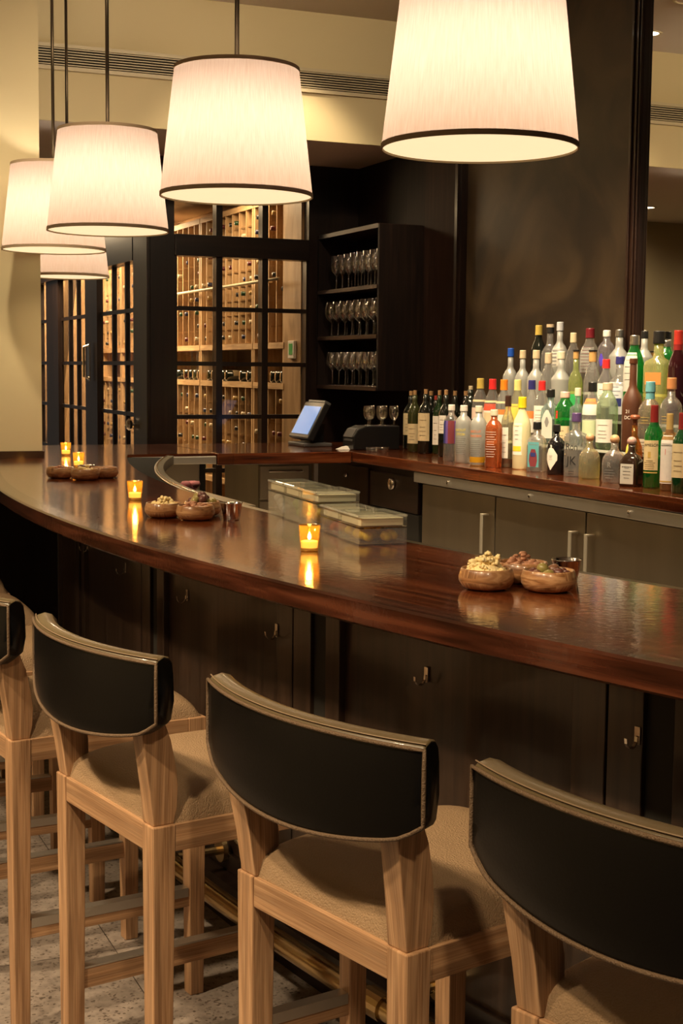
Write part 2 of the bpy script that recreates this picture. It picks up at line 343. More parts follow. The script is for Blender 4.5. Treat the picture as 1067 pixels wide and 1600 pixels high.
def text_mesh(txt, size=1.0, bold=0):
    cu = bpy.data.curves.new('lettering', 'FONT'); cu.body = txt; cu.size = size; cu.align_x = 'CENTER'; cu.align_y = 'CENTER'; cu.offset = bold
    o = bpy.data.objects.new('tmp', cu); C.objects.link(o); dg = bpy.context.evaluated_depsgraph_get(); dg.update()
    me = bpy.data.meshes.new_from_object(o.evaluated_get(dg)); v = [x.co.copy() for x in me.vertices]; f = [tuple(p.vertices) for p in me.polygons]
    bpy.data.objects.remove(o); bpy.data.curves.remove(cu); bpy.data.meshes.remove(me)
    return v, f

# ---------------------------------------------------------------- the room
ZC, ZL, US, UW, WR = 3.5, 2.80, 7.70, 8.65, 3.78      # high ceiling, low ceiling, soffit face, window wall, right wall
struct(G().box(-5, 4.6, -2.5, 14.6, -.1, 0).mk('floor', 'terrazzo'))
struct(G().box(-5, 4.6, -2.5, US, ZC, ZC+.1).mk('ceiling', 'ceiling_paint'))
struct(G().box(-5, 4.6, US+.02, 14.6, ZL, ZL+.1).mk('ceiling_low', 'ceiling_paint'))
struct(G().box(-5, WR, US, US+.02, ZL, ZC).mk('wall_soffit', 'wall_yellow'))
struct(G().box(-5, 1.437, 7.16, 7.29, 1.07, ZC).mk('wall_pier', 'wall_yellow'))
struct(G().box(-5, 1.445, 7.145, 7.16, 1.07, 1.105).mk('baseboard_pier', 'brown_dark_wood', grain=0))
struct(G().box(-5, 1.51, 7.16, 7.29, .17, 1.012).box(-5, 1.46, 7.16, 7.29, 0, .17).mk('wall_wainscot', 'dark_wood', grain=2))
struct(G().box(-5, 1.8, 10.5, 10.6, 0, ZL).mk('wall_beige_far', 'wall_beige'))
struct(G().box(-5.1, -5, -2.5, 10.6, 0, ZC).mk('wall_left', 'wall_yellow'))
# door in the far beige wall, seen in the mirror
dg_ = G().box(-1.25, -.33, 10.46, 10.5, 0, 2.2)
d1_ = struct(dg_.mk('door_1', 'cream_paint'))
g = G()
for a in (-1.33, -.33): g.box(a, a+.09, 10.44, 10.5, 0, 2.29)
g.box(-1.33, -.24, 10.44, 10.5, 2.2, 2.29); g.box(-1.1, -.5, 10.455, 10.47, 1.1, 2.05)
g.mk('door_frame', 'cream_paint', d1_)

# right wall behind the back bar: dark wood, pilaster, bronze panel, frame, mirror
struct(G().box(WR, WR+.12, 7.45, 14.6, 0, ZC).mk('wall_right', 'dark_wall_wood', grain=2))
struct(G().box(WR, WR+.12, -2.5, 7.45, 0, ZC).mk('wall_backbar', 'dark_wall_wood', grain=2))
struct(G().box(WR-.03, WR, 7.20, 7.62, 1.07, ZC).mk('trim_1', 'brown_wall_wood', grain=2))
g = G().box(WR-.05, WR, 7.13, 7.20, 1.07, ZC).box(WR-.065, WR-.03, 7.15, 7.18, 1.07, ZC)
struct(g.mk('trim_2', 'dark_wood', grain=2))
struct(G().box(WR-.012, WR, 5.56, 7.13, 1.07, ZC).mk('wall_panel', 'bronze_panel'))
g = G().box(WR-.030, WR, 5.474, 5.565, 1.07, ZC)
g.box(WR-.040, WR-.028, 5.540, 5.558, 1.07, ZC); g.box(WR-.038, WR-.028, 5.505, 5.517, 1.07, ZC); g.box(WR-.042, WR-.028, 5.476, 5.486, 1.07, ZC)
struct(g.mk('trim_3', 'brown_dark_wood', grain=2, bevel=.004))
mr = G().box(WR-.012, WR, 2.0, 5.476, 1.2, ZC-.05).mk('wall_mirror', 'mirror')
tag(mr, 'tall wall mirror behind the bottles reflecting the yellow soffit and vent', 'mirror')
G().box(WR-.02, WR, 2.0, 5.476, 1.07, 1.2).mk('mirror_rail', 'brown_dark_wood', mr, grain=1)

# linear air vent across the yellow soffit
v = thing('air_vent', 'long cream linear slot vent across the yellow soffit wall', 'vent', (1.4, US, 3.125))
G().box(-5, 2.3, -.012, 0, -.047, .047).mk('backing', 'vent_dark', v)
g = G().box(-5, 2.33, -.02, 0, .047, .066).box(-5, 2.33, -.02, 0, -.066, -.047).box(2.3, 2.33, -.02, 0, -.066, .066)
g.mk('frame', 'vent_paint', v)
g = G()
for k in range(7): z = -.040+k*.0135; g.box(-5, 2.3, -.022, -.010, z-.0024, z+.0024)
g.mk('slats', 'vent_paint', v)
tag(v, kind='thing')

# recessed downlights
def downlight(x, y, z, lab):
    t = thing('seen_or_added_downlight', lab, 'ceiling light', (x, y, z))
    G().lathe([(.058,-.004),(.075,-.006),(.078,0),(.058,0)], 24, closed=True).mk('trim_ring', 'cream_paint', t, smooth=True)
    G().lathe([(0,-.003),(.058,-.003)], 24).mk('lens', 'lamp_glow', t)
downlight(2.49, 7.32, ZC, 'bright recessed downlight in the high ceiling, seen in the mirror above the vent')
downlight(0.89, 9.6, ZL, 'small recessed downlight in the low ceiling, seen in the mirror below the vent')
for k, (x, y) in enumerate([d[:2] for d in DOWN[1:]]):  # trims added out of view for the lighting beams
    t = thing('seen_or_added_downlight', 'added recessed downlight in the high ceiling above the bar room, out of view', 'ceiling light', (x, y, ZC), group='added downlights outside the view')
    G().lathe([(.058,-.004),(.075,-.006),(.078,0),(.058,0)], 20, closed=True).mk('trim_ring', 'cream_paint', t, smooth=True)

# ---------------------------------------------------------------- cellar front: window, corner, door wall
ROWS = [.21, .545, .88, 1.217, 1.547, 1.886]
struct(G().box(2.38, 2.555, UW, UW+.12, 0, ZL).mk('wall_corner_post', 'dark_wood', grain=2))
struct(G().box(2.375, 2.40, UW-.02, UW+.30, 0, ZL).mk('trim_4', 'dark_wood', grain=2, bevel=.004))
struct(G().box(3.44, WR, UW, UW+.08, 0, ZL).mk('wall_window_end', 'dark_wood', grain=2))
struct(G().box(2.555, 3.44, UW-.02, UW+.1, 2.205, 2.335).mk('trim_5', 'dark_wood', grain=0, bevel=.004))
struct(G().box(2.555, 3.44, UW-.01, UW+.1, 0, .12).mk('baseboard_cellar', 'dark_wood', grain=0))
wd = struct(G().box(2.555, 3.44, UW+.035, UW+.041, .12, 2.205).mk('window_1', 'pane_glass'))
g = G()
for w in (2.845, 3.147): g.box(w-.02, w+.02, UW, UW+.075, .12, 2.205)
for w in (2.555, 3.425): g.box(w, w+.018, UW, UW+.075, .12, 2.205)
for z in ROWS: g.box(2.555, 3.44, UW+.002, UW+.073, z-.013, z+.013)
g.mk('muntins', 'dark_wood', wd, grain=2)
wd = struct(G().box(2.555, 3.44, UW+.035, UW+.041, 2.335, ZL).mk('window_2', 'pane_glass'))
g = G()
for w in (2.845, 3.147): g.box(w-.02, w+.02, UW, UW+.075, 2.335, ZL)
g.mk('muntins', 'dark_wood', wd, grain=2)
# door wall running back along X = 2.40
def glazed(name, y0, y1, cols, z0=.12, z1=2.19):
    w = struct(G().box(2.437, 2.443, y0, y1, z0, z1).mk(name, 'pane_glass'))
    g = G(); n = len(cols)
    for y in cols: g.box(2.425, 2.455, y-.014, y+.014, z0, z1)
    for z in ROWS: g.box(2.426, 2.454, y0, y1, z-.013, z+.013)
    g.mk('muntins', 'dark_wood', w, grain=2); return w
wA = glazed('door_2', 8.99, 10.02, (9.335, 9.68))
kn = G(); kn.lathe([(0,0),(.012,.0),(.012,.03),(.034,.04),(.038,.055),(.026,.07),(0,.074)], 8)
o = kn.mk('door_knob', 'chrome', wA, loc=(2.40, 8.955, 1.16), rot=(0, -PI/2, 0))
struct(G().box(2.40, 2.445, 8.77, 8.99, 0, ZL).mk('wall_door_stile', 'dark_wood', grain=2))
struct(G().box(2.40, 2.445, 10.02, 10.38, 0, ZL).mk('wall_door_post', 'dark_wood', grain=2))
h = G().tube([(2.375,10.17,1.44),(2.34,10.17,1.45),(2.34,10.17,1.66),(2.375,10.17,1.67)], .009, 8); h.box(2.372, 2.381, 10.14, 10.20, 1.42, 1.69)
h.mk('door_pull', 'nickel', wA, smooth=False)
glazed('window_3', 10.38, 11.3, (10.75, 11.02))
struct(G().box(2.40, 2.445, 11.3, 11.75, 0, ZL).mk('wall_post_far', 'dark_wood', grain=2))
glazed('window_4', 11.75, 12.8, (12.1, 12.45))
struct(G().box(2.40, 2.445, 12.8, 14.2, 0, ZL).mk('wall_door_end', 'dark_wood', grain=2))
struct(G().box(2.38, 2.48, 8.99, 12.8, 2.19, ZL).mk('wall_door_header', 'dark_wood', grain=1))
struct(G().box(2.38, 2.48, 8.99, 12.8, 0, .12).mk('baseboard_door', 'dark_wood', grain=1))
# cellar shell
struct(G().box(2.38, WR, 14.2, 14.3, 0, ZL).mk('wall_cellar_back', 'plywood', grain=2))
struct(G().box(3.42, 3.46, 8.73, 9.03, 0, ZL).mk('wall_cellar_end', 'plywood', grain=2))
struct(G().box(3.74, 3.775, 8.73, 14.2, 0, ZL).mk('wall_cellar_side', 'plywood', grain=1))

# wine racks: one unit per bay, dividers run back from the face at X = 3.42
RX, CELL, RH = 3.42, .152, .102
bays = [(9.03, 4), (9.65, 8), (10.88, 8), (12.11, 8), (13.34, 5)]
names = ['narrow pale wood wine rack at the near end, beside the thermostat panel', 'pale wood wine rack bay, second from the thermostat', 'pale wood wine rack bay, third from the thermostat',
         'pale wood wine rack bay seen through the left door panes', 'pale wood wine rack bay at the far end of the cellar']
cells = []
for (y0, nc), lab in zip(bays, names):
    t = thing('wine_rack', lab, 'wine rack', (RX, y0, 0), group='wine racks along the cellar wall')
    L_ = nc*CELL
    for e in (.014, L_-.014): G().box(0, .31, e-.013, e+.013, 0, 2.66).mk('side_post', 'rack_wood', t, grain=2)
    g = G()
    for z in (1.672, 1.40, .672): g.box(-.004, .31, .001, L_-.001, z-.016, z+.024)
    g.box(-.004, .31, 0, L_, 2.63, 2.67); g.box(-.004, .31, 0, L_, .30, .34); G().box(.295, .31, .002, L_-.002, .34, 2.63).mk('rack_back_board', 'rack_back', t, grain=1)
    g.mk('shelf', 'rack_wood', t, grain=1)
    g = G()
    for c in range(1, nc):
        y = c*CELL; g.box(0, .3, y-.0055, y+.0055, 1.70, 2.63); g.box(0, .3, y-.0055, y+.0055, .70, 1.385)
    g.mk('divider', 'rack_wood', t, grain=2)
    g = G()
    for c in range(nc):
        y = (c+.5)*CELL
        for r in range(9):
            z = 1.705+r*RH
            for s in (-1, 1): g.box(.012, .29, y+s*.07-.006, y+s*.07+.006, z-.006, z+.006)
        for r in range(6):
            z = .712+r*RH*1.08
            for s in (-1, 1): g.box(.012, .29, y+s*.07-.006, y+s*.07+.006, z-.006, z+.006)
    g.mk('bottle_rails', 'rack_wood', t, grain=0)
    for c in range(nc):
        for r in range(9): cells.append((y0+(c+.5)*CELL, 1.705+r*RH+.046, 0))
        for r in range(6): cells.append((y0+(c+.5)*CELL, .712+r*RH*1.08+.046, 1))
# a rack bottle lies on its side, neck towards the room
def rack_bottle(name, body, cap, lab, group):
    t = thing(name, lab, 'bottle', (RX, 9, 1), group=group)
    pr = [(0,.29),(.030,.288),(.036,.27),(.036,.10),(.030,.075),(.014,.045),(.014,.0)]
    G().lathe(pr+[(0,.0)], 12).mk('glass_body', body, t, rot=(0, PI/2, 0), smooth=True)
    G().lathe([(0,-.03),(.0155,-.03),(.0155,.02),(.0145,.021)], 10).mk('capsule', cap, t, rot=(0, PI/2, 0), smooth=True)
    return t
mat('glass_dark', (.010,.013,.008), .08, coat=.5)
mat('glass_olive', (.035,.04,.012), .08, coat=.5)
for n, cc in (('cap_burgundy', (.09,.012,.014)), ('cap_navy', (.015,.018,.06)), ('cap_gold', (.34,.21,.06)), ('cap_black', (.012,.012,.012)), ('cap_cream', (.42,.33,.20)), ('cap_green', (.015,.05,.018))): mat(n, cc, .3)
protos = {}
rr_ = random.Random(11); cnt = 0
kinds = [('glass_dark','cap_burgundy','red'), ('glass_dark','cap_navy','blue'), ('glass_olive','cap_gold','gold'), ('glass_dark','cap_black','black'), ('glass_olive','cap_cream','cream'), ('glass_olive','cap_green','green')]
rr_.shuffle(cells)
for (y, z, low) in cells:
    if cnt >= 262: break
    if rr_.random() > .82: continue
    k = rr_.randrange(6); b_, c_, nm = kinds[k]
    g_ = '%s capped bottles in the cellar racks' % nm
    if k not in protos:
        protos[k] = rack_bottle('rack_wine_bottle', b_, c_, 'wine bottle with %s capsule lying neck out in the cellar racks' % nm, g_); t = protos[k]
    else: t = dup(protos[k], (0,0,0))
    t.location = (RX+.012+rr_.random()*.03, y+(rr_.random()-.5)*.03, z-.006); cnt += 1
# display bottles lying on the open shelf between the racks
dispy = [(11.56,'at the left end'),(11.33,''),(11.21,''),(11.09,''),(10.97,''),(10.72,''),(10.61,''),(10.50,''),(10.36,''),(10.28,''),(9.95,'left of the two under the window centre'),(9.79,'right of the two under the window centre'),(9.31,''),(9.21,''),(9.11,'')]
pd = None
for y, l in dispy:
    gl = 'bottles lying on the open display shelf'
    if pd is None:
        pd = thing('display_wine_bottle', 'x', 'bottle', (0,0,0), group=gl); t = pd
        G().lathe([(0,.0),(.030,.0),(.040,.006),(.040,.19),(.032,.215),(.015,.245),(.014,.30),(0,.30)], 14).mk('glass_body', 'glass_dark', t, rot=(0, PI/2, 0), smooth=True)
        vv = []; ff = []
        for i in range(9):
            a = PI*.0+PI*(i/8-.5)
            vv += [(.04, 0, 0)]*0
            vv += [(.05, .0408*math.sin(a), .0408*math.cos(a)), (.16, .0408*math.sin(a), .0408*math.cos(a))]
        for i in range(8): ff.append((2*i, 2*i+2, 2*i+3, 2*i+1))
        mobj('label', vv, ff, 'cap_cream', t)
    else: t = dup(pd, (0,0,0))
    t.location = (RX+.01, y, 1.424+.041)
    grp = ('in the left clusters of the cellar display shelf' if y > 10.2 else 'of the pair on the cellar display shelf' if y > 9.5 else 'of the three nearest the thermostat on the cellar shelf')
    t['label'] = 'dark bottle lying base outward, one ' + grp if not l else 'dark bottle lying on the cellar shelf, ' + l
    t['group'] = gl if l else gl+' '+grp
# cellar rail, thermostat, slanted shelf
r_ = thing('ladder_rail', 'pale metal rail running across the front of the upper wine racks', 'rail', (RX-.05, 9.0, 2.11))
G().tube([(0,0,0),(0,3.4,0)], .011, 8).mk('rail_tube', 'cream_paint', r_, smooth=True)
g = G()
for y in (.3, 1.6, 2.9): g.box(0, .06, y-.01, y+.01, -.012, .012)
g.mk('bracket', 'nickel', r_)
t = thing('thermostat', 'white wall thermostat with green screen on the plywood panel in the cellar', 'thermostat', (3.42, 8.86, 1.645))
G().box(-.018, 0, -.055, .055, -.058, .058).mk('body', 'cap_cream' if False else 'cloth_white', t, bevel=.004)
G().box(-.020, -.017, -.03, .03, -.032, .040).mk('display', 'screen_green', t)
t = thing('slanted_display_board', 'pale diagonal wooden board leaning in the cellar behind the left window', 'board', (2.95, 12.6, 0))
G().prism([(-.40,0,0),(-.35,0,0),(-.35,.5,0),(-.40,.5,0)], [(-.10,0,2.3),(-.05,0,2.3),(-.05,.5,2.3),(-.10,.5,2.3)]).mk('board_face', 'plywood', t, grain=2)

# ---------------------------------------------------------------- glass cabinet on the right wall
cab = thing('stemware_cabinet', 'open dark wood wall cabinet holding three shelves of stemmed glasses', 'cabinet', (3.5, 7.72, 1.42))
D_, H_, L_ = WR-3.5, .92, .91
G().box(0, D_, -.02, 0, -.02, H_+.02).mk('side_panel', 'dark_wall_wood', cab, grain=2); G().box(0, D_, L_, L_+.02, -.02, H_+.02).mk('side_panel', 'dark_wall_wood', cab, grain=2)
G().box(D_-.015, D_, 0, L_, 0, H_).mk('back_panel', 'dark_wood', cab, grain=2)
G().box(0, D_, 0, L_, H_, H_+.025).mk('top_panel', 'brown_dark_wood', cab, grain=1)
for z in (0, .305, .595): G().box(-.004, D_, 0, L_, z-.022, z).mk('shelf', 'brown_dark_wood', cab, grain=1)
def glass_mesh(kind):
    g = G()
    if kind == 'flute': p = [(.032,0),(.030,.004),(.006,.008),(.004,.02),(.004,.085),(.012,.095),(.030,.115),(.034,.145),(.033,.21)]
    elif kind == 'burgundy': p = [(.035,0),(.032,.004),(.006,.008),(.004,.02),(.004,.085),(.015,.092),(.042,.12),(.048,.150),(.044,.185),(.036,.215)]
    elif kind == 'small': p = [(.024,0),(.022,.003),(.006,.006),(.0045,.015),(.0045,.03),(.018,.04),(.026,.06),(.027,.085),(.024,.11)]
    else: p = [(.034,0),(.031,.004),(.006,.008),(.004,.02),(.004,.09),(.015,.1),(.040,.125),(.043,.145),(.034,.205)]
    inner = [(max(r-.0012, .001), z+.0015) for r, z in p[4:]][::-1]
    g.lathe([(0,0)]+p+inner+[(0, inner[-1][1])], 20)
    return g
spec = [('tulip', 1.42, .105, 8, 'bottom'), ('burgundy', 1.725, .108, 8, 'middle'), ('flute', 2.015, .098, 8, 'top')]
words = {'tulip':'tulip shaped', 'burgundy':'wide bowled', 'flute':'narrow straight'}
for kind, z, sp, n, nm in spec:
    me = None
    for row in range(2):
        for i in range(n):
            y = 7.78+i*sp+(.02 if row else 0); x = 3.555+row*.115
            if me is None: o = glass_mesh(kind).mk('wine_glass', 'wine_glass', smooth=True); me = o
            else: o = me.copy(); C.objects.link(o)
            o.location = (x, y, z+.0005)
            rw = 'front' if row == 0 else 'back'
            tag(o, '%s stemmed wine glass in the %s row of the %s cabinet shelf' % (words[kind], rw, nm), 'glass', 'wine glasses, %s row of the %s shelf' % (rw, nm))

# ---------------------------------------------------------------- the curved bar
BZ = 1.07
P0, P1 = -.46, .279
def sweep(g, prof, p0, p1, n=60):
    k0 = len(g.v); m_ = len(prof); vs = []; fs = []
    for i in range(n+1):
        p = p0+(p1-p0)*i/n
        vs += [arc(r, p, z) for r, z in prof]
    for i in range(n):
        for k in range(m_): l = (k+1) % m_; fs.append((i*m_+k, i*m_+l, (i+1)*m_+l, (i+1)*m_+k))
    fs += [tuple(range(m_)), tuple(n*m_+k for k in range(m_-1,-1,-1))]
    return g.add(vs, fs)
bt = thing('bar_countertop', 'long curved glossy red brown wooden bar counter', 'bar counter', (0,0,0))
T_ = .052
g = G(); sweep(g, [(9.35,BZ),(9.35,BZ-.03),(9.94,BZ-.03),(9.94,BZ-.001),(9.94,BZ)], P0, P1, 70)
mobj('top_boards', g.v, g.f, 'bar_wood', bt, uvs=arc_uv(g.v))
g = G(); sweep(g, [(9.94,BZ),(9.94,BZ-T_),(9.995,BZ-T_),(10,BZ-T_+.005),(10,BZ-.005),(9.995,BZ)], P0, P1, 70)
g.mk  # front edge is its own solid strip of darker wood
mobj('front_edge', g.v, g.f, 'bar_edge_wood', bt, uvs=[(math.atan2(p[1]-AC[1], AC[0]-p[0])*10, p[2]+(p[1] and math.hypot(p[0]-AC[0], p[1]-AC[1]))) for p in g.v])
# far end of the bar, under the pier and round to the hatch
e0 = arc(10, P1-.0005); e1 = arc(9.35, P1-.0005)
pts = [(e0.x, e0.y), (1.2, 8.3), (2.39, 8.3), (2.39, 7.33), (e1.x, e1.y)]
g = G().prism([(x, y, BZ-T_) for x, y in pts], [(x, y, BZ) for x, y in pts])
mobj('end_section', g.v, g.f, 'bar_wood', bt, grain=0)
g = G().box(1.93, 2.389, 7.305, 7.33, BZ-.055, BZ-.014)
g.mk('steel_apron', 'steel', bt, bevel=.004)
hf = tag(G().box(2.395, 3.165, 7.30, 8.3, BZ-.062, BZ).mk('counter_flap', 'bar_wood', grain=0, bevel=.004), 'dark wooden hatch flap bridging the bar and the back counter', 'counter flap')
# drink rail along the staff side
dr = thing('drink_rail', 'brushed steel drink rail with black mat along the inner edge of the bar', 'drink rail', (0,0,0))
def rin(p): t = max(0, (p-.02)/.259); return 9.35-.20*t**1.5
g = G(); n = 60; vs = []; fs = []
for i in range(n+1):
    p = P0+(P1-.004-P0)*i/n; a = rin(p)
    vs += [arc(a, p, BZ-.003), arc(a-.042, p, BZ-.003), arc(a-.042, p, BZ-.05), arc(a, p, BZ-.05)]
for i in range(n):
    for k in range(4): l = (k+1) % 4; fs.append((i*4+k, i*4+l, i*4+4+l, i*4+4+k))
fs += [(0,1,2,3), (n*4+3, n*4+2, n*4+1, n*4)]
mobj('steel_strip', vs, fs, 'rail_steel', dr, uvs=[(0,0)]*len(vs), bevel=.002)
vs = []; fs = []; n = 24
for i in range(n+1):
    p = .03+(P1-.004-.03)*i/n; a = rin(p)
    vs += [arc(9.349, p, BZ-.012), arc(a, p, BZ-.012), arc(a, p, BZ-.04), arc(9.349, p, BZ-.04)]
for i in range(n):
    for k in range(4): l = (k+1) % 4; fs.append((i*4+k, i*4+l, i*4+4+l, i*4+4+k))
fs += [(0,1,2,3), (n*4+3, n*4+2, n*4+1, n*4)]
mobj('rubber_mat', vs, fs, 'rubber', dr, uvs=[(0,0)]*len(vs))
g = G(); n = 40; vs = []; fs = []
for i in range(n+1):
    p = .02+(P1-.004-.02)*i/n; a = rin(p)-.012; vs.append(arc(a, p, BZ-.001))
g.tube(vs, .0035, 6); g.mk('bead', 'nickel', dr, smooth=True)

# bar front
bf = thing('panelled_bar_body', 'dark panelled wood front of the curved bar below the counter', 'bar front', (0,0,0))
g = G(); arc_box(g, 9.55, 9.67, P0, P1, 0, BZ-T_)
mobj('panel', g.v, g.f, 'panel_wood', bf, uvs=[(p[2], math.atan2(p[1]-AC[1], AC[0]-p[0])*10) for p in g.v])
g = G(); arc_box(g, 9.67, 9.73, P0, P1, 0, .11)
mobj('plinth', g.v, g.f, 'dark_wood', bf, uvs=arc_uv(g.v))
g = G(); arc_box(g, 9.67, 9.685, P0, P1, .11, .16)
mobj('base_moulding', g.v, g.f, 'dark_wood', bf, uvs=arc_uv(g.v), bevel=.003)
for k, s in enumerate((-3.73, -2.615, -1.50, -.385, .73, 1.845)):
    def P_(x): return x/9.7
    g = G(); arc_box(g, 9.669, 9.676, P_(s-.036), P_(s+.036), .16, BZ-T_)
    mobj('recess_shade_strip', g.v, g.f, 'vent_dark', bf, uvs=[(p[2], 0) for p in g.v])  # dark strip on the panel face standing for groove shade
    for a, b in ((s+.036, s+.122), (s+.128, s+.215), (s-.10, s-.036)):
        g = G(); arc_box(g, 9.665, 9.688, P_(a), P_(b), .16, BZ-T_)
        mobj('stile', g.v, g.f, 'panel_wood', bf, uvs=[(p[2], p[1]) for p in g.v], bevel=.002)
g0 = G().box(-.0065, .0065, -.003, 0, -.014, .020)
pth = [(0,-.003,.0),(0,-.004,-.010),(0,-.010,-.018),(0,-.018,-.021),(0,-.026,-.018),(0,-.031,-.010),(0,-.032,.0)]
for (x0, w) in ((0, .0035),):
    vs = []; fs = []
    for p in pth: vs += [(-w, p[1]-.0, p[2]), (w, p[1], p[2]), (w, p[1]-.003, p[2]+.002), (-w, p[1]-.003, p[2]+.002)]
    for i in range(len(pth)-1):
        for k in range(4): l = (k+1) % 4; fs.append((i*4+k, i*4+l, i*4+4+l, i*4+4+k))
    fs += [(0,1,2,3), tuple(len(pth)*4-4+k for k in (3,2,1,0))]
    g0.add(vs, fs)
hk = None
for k in range(9):
    s = -3.207+.638*k; ph = s/9.7
    q = arc(9.672 if k not in (0,) else 9.672, ph, .845)
    if hk is None: hk = g0.mk('coat_hook', 'nickel', bf, bevel=.001); o = hk
    else: o = hk.copy(); C.objects.link(o); o.parent = bf
    # hooks on a stile sit on its face
    near = min(abs((s-.035) - c0) for c0 in (-3.6, -2.49, -1.37, -.26, .86, 1.97))
    o.location = arc(9.689 if near < .17 else 9.672, ph, .845); o.rotation_euler = (0, 0, -PI/2 - ph)
# foot rail
fr = thing('foot_rail', 'round brass foot rail on brackets low along the bar front', 'foot rail', (0,0,0))
g = G(); g.tube([arc(9.86, P0+(P1-.03-P0)*i/60, .165) for i in range(61)], .0255, 16); g.mk('rail_tube', 'brass', fr, smooth=True)
for s in (-3.2, -2.05, -.98, .10, 1.2):
    ph = s/9.86; g = G(); g.tube([arc(9.70, ph, .165), arc(9.86, ph, .165)], .012, 10); g.tube([arc(9.86, ph-.0032, .165), arc(9.86, ph+.0032, .165)], .031, 16)
    g.tube([arc(9.685, ph, .165), arc(9.70, ph, .165)], .034, 16)
    g.mk('rail_bracket', 'brass', fr, smooth=False)

# ---------------------------------------------------------------- back counter, refrigerator and cabinets
tag(G().box(3.17, WR-.001, .5, 8.3, BZ-.055, BZ).mk('back_counter', 'bar_wood', grain=1, bevel=.003), 'straight dark glossy wooden counter along the back wall under the bottles', 'counter')
f = thing('bar_refrigerator', 'stainless undercounter bar refrigerator with three doors in view', 'refrigerator', (3.22, 3.5, 0))
G().box(.035, .54, 0, 3.03, .08, 1.014).mk('body', 'steel_dark', f)
G().box(-.046, .035, 0, 3.03, .962, 1.012).mk('top_strip', 'steel', f, bevel=.003)
G().box(.0, .035, 0, 3.03, .0, .09).mk('kick_plate', 'vent_dark', f)
for k in range(4):
    y0, y1 = .004+.757*k, .750+.757*k
    d = G().box(0, .034, y0, y1, .10, .950).mk('door', 'steel_dark', f, bevel=.003)
    hy = y0+.055 if k in (2, 3) else y1-.055
    if k == 1: hy = y1-.055
    hg = G().box(-.040,-.034,hy-.010,hy+.010,.40,.868).box(-.036,.0,hy-.010,hy+.010,.860,.868).box(-.036,.0,hy-.010,hy+.010,.40,.408)
    hg.mk('handle', 'handle_steel', d, bevel=.0015)
for y in (2.655, 1.886, 1.138, .38):
    G().lathe([(0,0),(.009,0),(.009,.006),(.004,.008),(0,.008)], 12).mk('lock', 'chrome', f, loc=(-.046, y, .987), rot=(0,-PI/2,0), smooth=False)
c2 = thing('drawer_cabinet', 'dark wood drawer cabinet between the refrigerator and the corner', 'cabinet', (3.22, 6.56, 0))
G().box(.02, .54, .0, .62, .08, 1.014).mk('body', 'dark_wood', c2, grain=2)
dd = G().box(0, .02, .012, .608, .79, .975).mk('drawer', 'brown_dark_wood', c2, grain=1, bevel=.003)
G().lathe([(0,-.02),(.03,-.018),(.032,0),(0,0)], 16).mk('cup_pull', 'nickel', dd, loc=(0, .31, .925), rot=(0, PI/2, 0), smooth=True)
G().box(.002, .02, .012, .608, .08, .16).mk('lower_rail', 'brown_dark_wood', c2, grain=1)
G().box(.001, .02, .0, .6, .16, .785).mk('niche_shade_panel', 'vent_dark', c2)  # solid dark panel standing for the niche's shade
c3 = thing('corner_cabinet', 'dark wood corner cabinet with a small knob under the hatch end', 'cabinet', (3.22, 7.185, 0))
G().box(.02, .54, 0, 1.1, .08, 1.014).mk('body', 'dark_wood', c3, grain=2)
dd = G().box(0, .02, .01, .55, .30, .985).mk('door', 'brown_dark_wood', c3, grain=2, bevel=.003)
G().ball((-.014, .28, .93), .013, 10).mk('knob', 'nickel', dd, smooth=True)
# under the hatch: steel back of the service station, steel drawers, post
s1_ = thing('service_station_panel', 'grey steel panel below the bar end, left of the opening', 'panel', (2.0, 7.45, 0))
G().box(0, .34, 0, .02, .25, 1.014).mk('panel_face', 'steel_dark', s1_)
G().box(.34, .372, -.005, .03, 0, 1.014).mk('post', 'dark_wood', s1_, grain=2)
s2_ = thing('steel_drawer_unit', 'dark steel undercounter drawer unit to the right of the opening', 'drawer unit', (2.70, 7.5, 0))
G().box(0, .30, .02, .6, .05, 1.0).mk('body', 'steel_dark', s2_)
for z0, z1 in ((.80,.985),(.55,.79),(.10,.54)):
    d = G().box(.005, .295, 0, .02, z0, z1).mk('drawer', 'steel_dark', s2_, bevel=.003)
    G().tube([(.05,-.015,z1-.03),(.25,-.015,z1-.03)], .006, 8).mk('handle', 'nickel', d)
G().box(.325, .35, 0, .03, 0, 1.0).mk('side_strip', 'steel', s2_)

mat('glass_edge_glint', (.62,.66,.56), .25)  # pale colour paints the bright glint along the glass step edges
# stepped glass risers behind the front row of bottles
for k, (x0, x1, z, lab) in enumerate(((3.45, 3.765, 1.19, 'lowest glass step carrying the second row of bottles'), (3.572, 3.765, 1.31, 'middle glass step carrying the third row of bottles'), (3.672, 3.765, 1.43, 'top glass step carrying the highest row of bottles'))):
    y1 = 6.62 if k == 0 else 6.42
    t = thing('bottle_riser', lab, 'shelf', (x0, 4.0, 0))
    G().box(0, x1-x0, 0, y1-4.0, z-.012, z-.0005).mk('glass_plate', 'shelf_glass', t)
    G().box(-.0015, 0, 0, y1-4.0, z-.012, z-.0005).mk('front_edge', 'glass_edge_glint', t)
    n = 5
    for i in range(n):
        y = .06+i*((y1-4.0)-.12)/(n-1)
        G().box(.005, .02, y-.01, y+.01, BZ if k == 0 else z-.12, z-.012).mk('support', 'shelf_glass', t)

